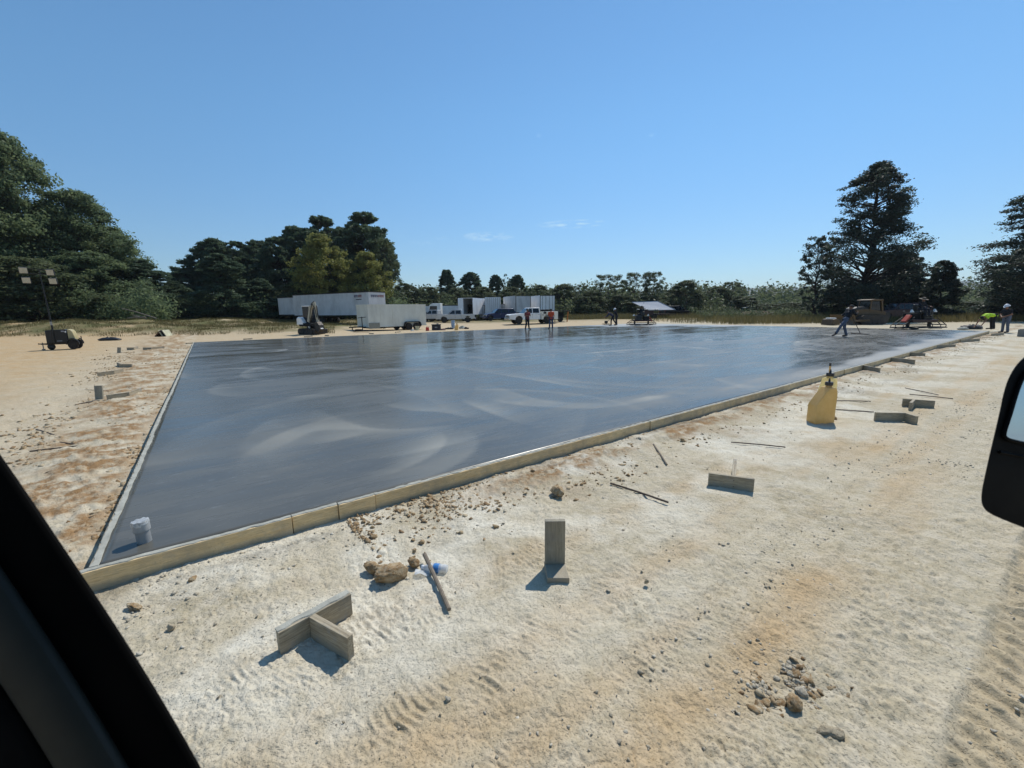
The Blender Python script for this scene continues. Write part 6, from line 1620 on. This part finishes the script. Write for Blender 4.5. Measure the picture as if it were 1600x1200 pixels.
# striding worker pulling a long handle
person('worker in a black top and grey jeans striding across the slab', pz_(1318, 526), rad(178), S_BLK, D_GREY, dict(pelvis=(0, 0, .95), chest=(-.14, 0, 1.28), neck=(-.20, 0, 1.44), head=(-.22, 0, 1.60), sl=(-.18, .19, 1.40), sr=(-.18, -.19, 1.40), el=(-.36, .22, 1.20), er=(.0, -.26, 1.16), wl=(-.50, .12, 1.30), wr=(-.1, -.2, 1.34),
    hl=(.02, .09, .92), hr=(-.02, -.09, .92), kl=(.30, .10, .58), kr=(-.06, -.10, .50), al=(.52, .11, .18), ar=(-.22, -.11, .09), tl=(.70, .13, .06), tr=(-.06, -.13, .03)), 'cap', H_BLK, sleeves='long')
ft = at(1330, 524, SLAB_Z)
fl = thing('bull_float', 'long-handled float drawn behind the striding worker', 'tool', pz_(1344, 522), rad(0))
MB().box((0, 0, .03), (.24, 1.1, .035)).build('float_blade', M_STEEL, fl); MB().tube([(0, 0, .04), (-.45, -.1, .65), (-1.05, -.2, 1.42)], .018, 8).build('handle', M_STEEL, fl)
# operators
sit = dict(pelvis=(-.02, 0, .10), chest=(.02, 0, .44), neck=(.05, 0, .60), head=(.09, 0, .75), sl=(.02, .19, .55), sr=(.02, -.19, .55), el=(.14, .26, .30), er=(.14, -.26, .30), wl=(.36, .26, .28), wr=(.36, -.26, .28),
           hl=(0, .10, .08), hr=(0, -.10, .08), kl=(.42, .14, .06), kr=(.42, -.14, .06), al=(.46, .15, -.34), ar=(.46, -.15, -.34), tl=(.64, .16, -.40), tr=(.64, -.16, -.40))
c = TR2.copy(); c.z += 1.08 * 1.20
person('operator in a wide straw hat seated on the nearer trowel machine', c, rad(-82), S_BLK, D_DARK, sit, 'straw', H_STRAW, sleeves='long')
c = TR1.copy(); c.z += 1.06 * .95
person('operator in dark clothes seated on the far trowel machine', c, rad(94), S_BLK, D_DARK, sit, 'straw', H_STRAW, sleeves='long')
# at the right corner
person('worker in a lime-yellow shirt bending double at the slab edge', pz_(1549, 514.5), rad(178), S_HV, D_DARK, dict(pelvis=(-.02, 0, .92), chest=(.42, 0, .95), neck=(.58, 0, .88), head=(.70, 0, .80), sl=(.50, .19, .90), sr=(.50, -.19, .90), el=(.66, .22, .66), er=(.70, -.20, .62), wl=(.86, .20, .34), wr=(.92, -.16, .24),
    hl=(0, .09, .90), hr=(0, -.09, .90), kl=(.06, .11, .48), kr=(-.02, -.11, .48), al=(-.02, .12, .09), ar=(-.10, -.12, .09)), 'cap', H_BLK, sleeves='short', look=(.7, 0, -.8))
c = gnd(1569, 520)
person('worker in a white hard hat standing at the right corner of the slab', c, rad(186), S_BLK, D_GREY, dict(chest=(.06, 0, 1.28), neck=(.10, 0, 1.43), head=(.16, 0, 1.57), sl=(.08, .19, 1.38), sr=(.08, -.19, 1.38), el=(.10, .27, 1.12), er=(.10, -.27, 1.12), wl=(.32, .08, 1.00), wr=(.32, -.06, .98), al=(.0, .15, .09), ar=(-.02, -.13, .09)), 'helmet', H_WH, sleeves='short', look=(1, 0, -.45), scale=1.04)
heap('tarpaulin', 'heap of grey and black sheeting on the ground left of the lime-shirted worker', gat(1524, 31.5), (.75, .42, .22), mat('grey_sheet', (60, 60, 62), .7, var=.6, scale=3), 21, 'sheeting')
heap('bucket_heap', 'small pale lump of concrete left of the grey sheeting', gat(1510, 31), (.35, .25, .12), M_CHALKY if 'M_CHALKY' in globals() else PASTE, 22, 'concrete lump')
bx = thing('concrete_block', 'grey block standing on the pale dirt at the right picture edge', 'block', gnd(1600, 526), .1)
MB().box((0, 0, .2), (.5, .3, .4)).build('block', mat('grey_block', (130, 130, 126), .9), bx, bevel=.015)
MB().box((0, 0, .412), (.42, .22, .02)).build('top_recess', M_STEEL, bx)

# ------------------------------------------------------------------ the truck the picture is taken from
M_TRIM = mat('cab_trim', (7, 8, 8), .8, var=.15, scale=6, **{'Specular IOR Level': .15}); M_MIR = mat('mirror_shell', (4, 4, 5), .55, var=.2, scale=5, dirt=(30, 29, 27), dirt_amt=.1, **{'Specular IOR Level': .12})
M_SEAL = mat('window_seal', (4, 4, 4), .9, **{'Specular IOR Level': .1})
M_STRIP = mat('trim_strip', (30, 36, 32), .7, var=.15)
truck = thing('truck', 'dark window pillar and black door mirror of the truck we are sitting in', 'truck', (0, 0, 0))
def inview(px, py, dist): 
    v = ray(px, py); return Vector((0, 0, EYE)) + v * dist
def pillar():
    """a rounded trim section swept down the window frame at arm's length"""
    cen = [(-150, 560), (-60, 760), (60, 960), (190, 1160), (330, 1400), (470, 1650)]
    ed = [(-105, 560), (4, 706), (108, 862), (216, 1022), (323, 1204), (440, 1430)]        # outer edge of the frame, as seen
    D = .52
    E = [inview(x, y, D) for x, y in ed]
    inw = [inview(x - 300, y + 200, D * .93) for x, y in ed]
    vs_seal, vs_trim = [], []
    secs = []
    for e, i_ in zip(E, inw):
        a = (i_ - e).normalized(); out_ = (e - Vector((0, 0, EYE))).normalized()
        secs.append((e, a, out_))
    def sweep(prof, name, m_, parent, sm=True):
        b = MB(); n = len(prof)
        for e, a, o_ in secs:
            for s, t in prof: b.v.append(tuple(e + a * s + o_ * t))
        for k in range(len(secs) - 1):
            for j in range(n):
                l = (j + 1) % n; b.f.append((k * n + j, k * n + l, (k + 1) * n + l, (k + 1) * n + j))
        b.f.append(tuple(range(n))); b.f.append(tuple((len(secs) - 1) * n + j for j in reversed(range(n))))
        o = b.build(name, m_, parent, smooth=True); ss = o.modifiers.new('s', 'SUBSURF'); ss.levels = 1; ss.render_levels = 2; return o
    pl = sweep([(0, 0), (.004, -.012), (.02, -.018), (.07, -.018), (.085, -.010), (.09, .02), (.06, .05), (.015, .04)], 'window_pillar', M_SEAL, truck)
    sweep([(.062, -.016), (.075, -.034), (.10, -.040), (.125, -.036), (.135, -.02), (.12, .0), (.08, .0)], 'trim_strip', M_STRIP, pl)
    sweep([(.125, -.02), (.14, -.034), (.30, -.05), (.55, -.05), (.62, .0), (.60, .06), (.2, .06), (.14, .02)], 'door_trim', M_TRIM, pl)
pillar()
MB().box((-.15, -.45, EYE + .42), (1.7, 1.5, .05)).build('cab_roof', M_TRIM, truck)
MB().box((-.2, -1.2, 1.2), (1.7, .05, 1.9)).build('cab_rear_wall', M_TRIM, truck)
def mirror():
    D = .80
    shell = [(1600, 556), (1583, 575), (1570, 602), (1560, 650), (1548, 700), (1537, 748), (1532, 775), (1534, 792), (1545, 803), (1580, 818), (1640, 840), (1720, 862), (1770, 850), (1785, 790), (1790, 700), (1780, 600), (1750, 545), (1690, 530), (1635, 536)]
    def round_off(q, k=2):
        for _ in range(k): q = [pt for i in range(len(q)) for pt in ((q[i][0] * .75 + q[(i + 1) % len(q)][0] * .25, q[i][1] * .75 + q[(i + 1) % len(q)][1] * .25), (q[i][0] * .25 + q[(i + 1) % len(q)][0] * .75, q[i][1] * .25 + q[(i + 1) % len(q)][1] * .75))]
        return q
    shell = round_off(shell)
    P = [inview(x, y, D) for x, y in shell]; C = sum(P, Vector()) / len(P)
    o_ = (C - Vector((0, 0, EYE))).normalized(); n = len(P)
    b = MB(); layers = [(0.985, -.004), (1.0, .006), (1.0, .035), (.93, .085), (.70, .13), (.3, .15)]
    for k, t in layers:
        for p in P: b.v.append(tuple(C + (p - C) * k + o_ * t))
    for i in range(len(layers) - 1):
        for j in range(n):
            l = (j + 1) % n; b.f.append((i * n + j, i * n + l, (i + 1) * n + l, (i + 1) * n + j))
    b.f.append(tuple(range(n))); b.f.append(tuple((len(layers) - 1) * n + j for j in reversed(range(n))))
    sh = b.build('side_mirror', M_MIR, truck, smooth=True)
    # upper flat glass, recessed in a frame lip
    gl = [(1612, 577), (1600, 588), (1590, 612), (1579, 650), (1570, 676), (1571, 684), (1584, 689), (1640, 700), (1730, 712), (1745, 690), (1748, 610), (1735, 570), (1680, 562)]
    gl = round_off(gl); G = [inview(x, y, D) for x, y in gl]; Cg = sum(G, Vector()) / len(G); m_ = len(G)
    b = MB()
    for k, t in ((1.0, -.008), (1.0, .0),): 
        for p in G: b.v.append(tuple(Cg + (p - Cg) * k + o_ * t))
    b.f = [tuple(range(m_)), tuple(reversed(range(m_, 2 * m_)))] + [(i, i + m_, (i + 1) % m_ + m_, (i + 1) % m_) for i in range(m_)]
    b.build('mirror_glass', mat('mirror_glass', (214, 218, 220), .03, 1.0, var=.02), sh)
    b = MB(); 
    ring = [(p, Cg) for p in G]
    lip = [tuple(Cg + (p - Cg) * 1.012 + o_ * -.008) for p in G]; b.tube(lip, .0035, 6, closed=True); b.build('glass_frame', M_MIR, sh, smooth=True)
    L2 = [inview(x, y, D) - o_ * .006 for x, y in ((1562, 706), (1640, 722), (1745, 738))]
    MB().tube(L2, .003, 6).build('shell_rib', M_MIR, sh, smooth=True)
    a0 = inview(1785, 720, D) + o_ * .05; MB().tube([a0, a0 + _X * .15 - _Y * .01, a0 + _X * .32], [.03, .028, .03], 12).build('mirror_arm', M_MIR, truck, smooth=True)
mirror()

# ------------------------------------------------------------------ the air: one closed box of thin haze round everything
hz_m = bpy.data.materials.new('haze_air'); hz_m.use_nodes = True; ht = hz_m.node_tree; ht.nodes.clear()
pv_ = ht.nodes.new('ShaderNodeVolumePrincipled'); pv_.inputs['Color'].default_value = (.80, .90, 1.0, 1); pv_.inputs['Density'].default_value = .00014; pv_.inputs['Anisotropy'].default_value = .3
ho_ = ht.nodes.new('ShaderNodeOutputMaterial'); ht.links.new(pv_.outputs[0], ho_.inputs['Volume'])
hzo = MB().box((0, 0, 82), (13600, 13600, 214)).build('haze', hz_m); tag(hzo, 'thin summer haze over the whole site', 'haze', kind='stuff')
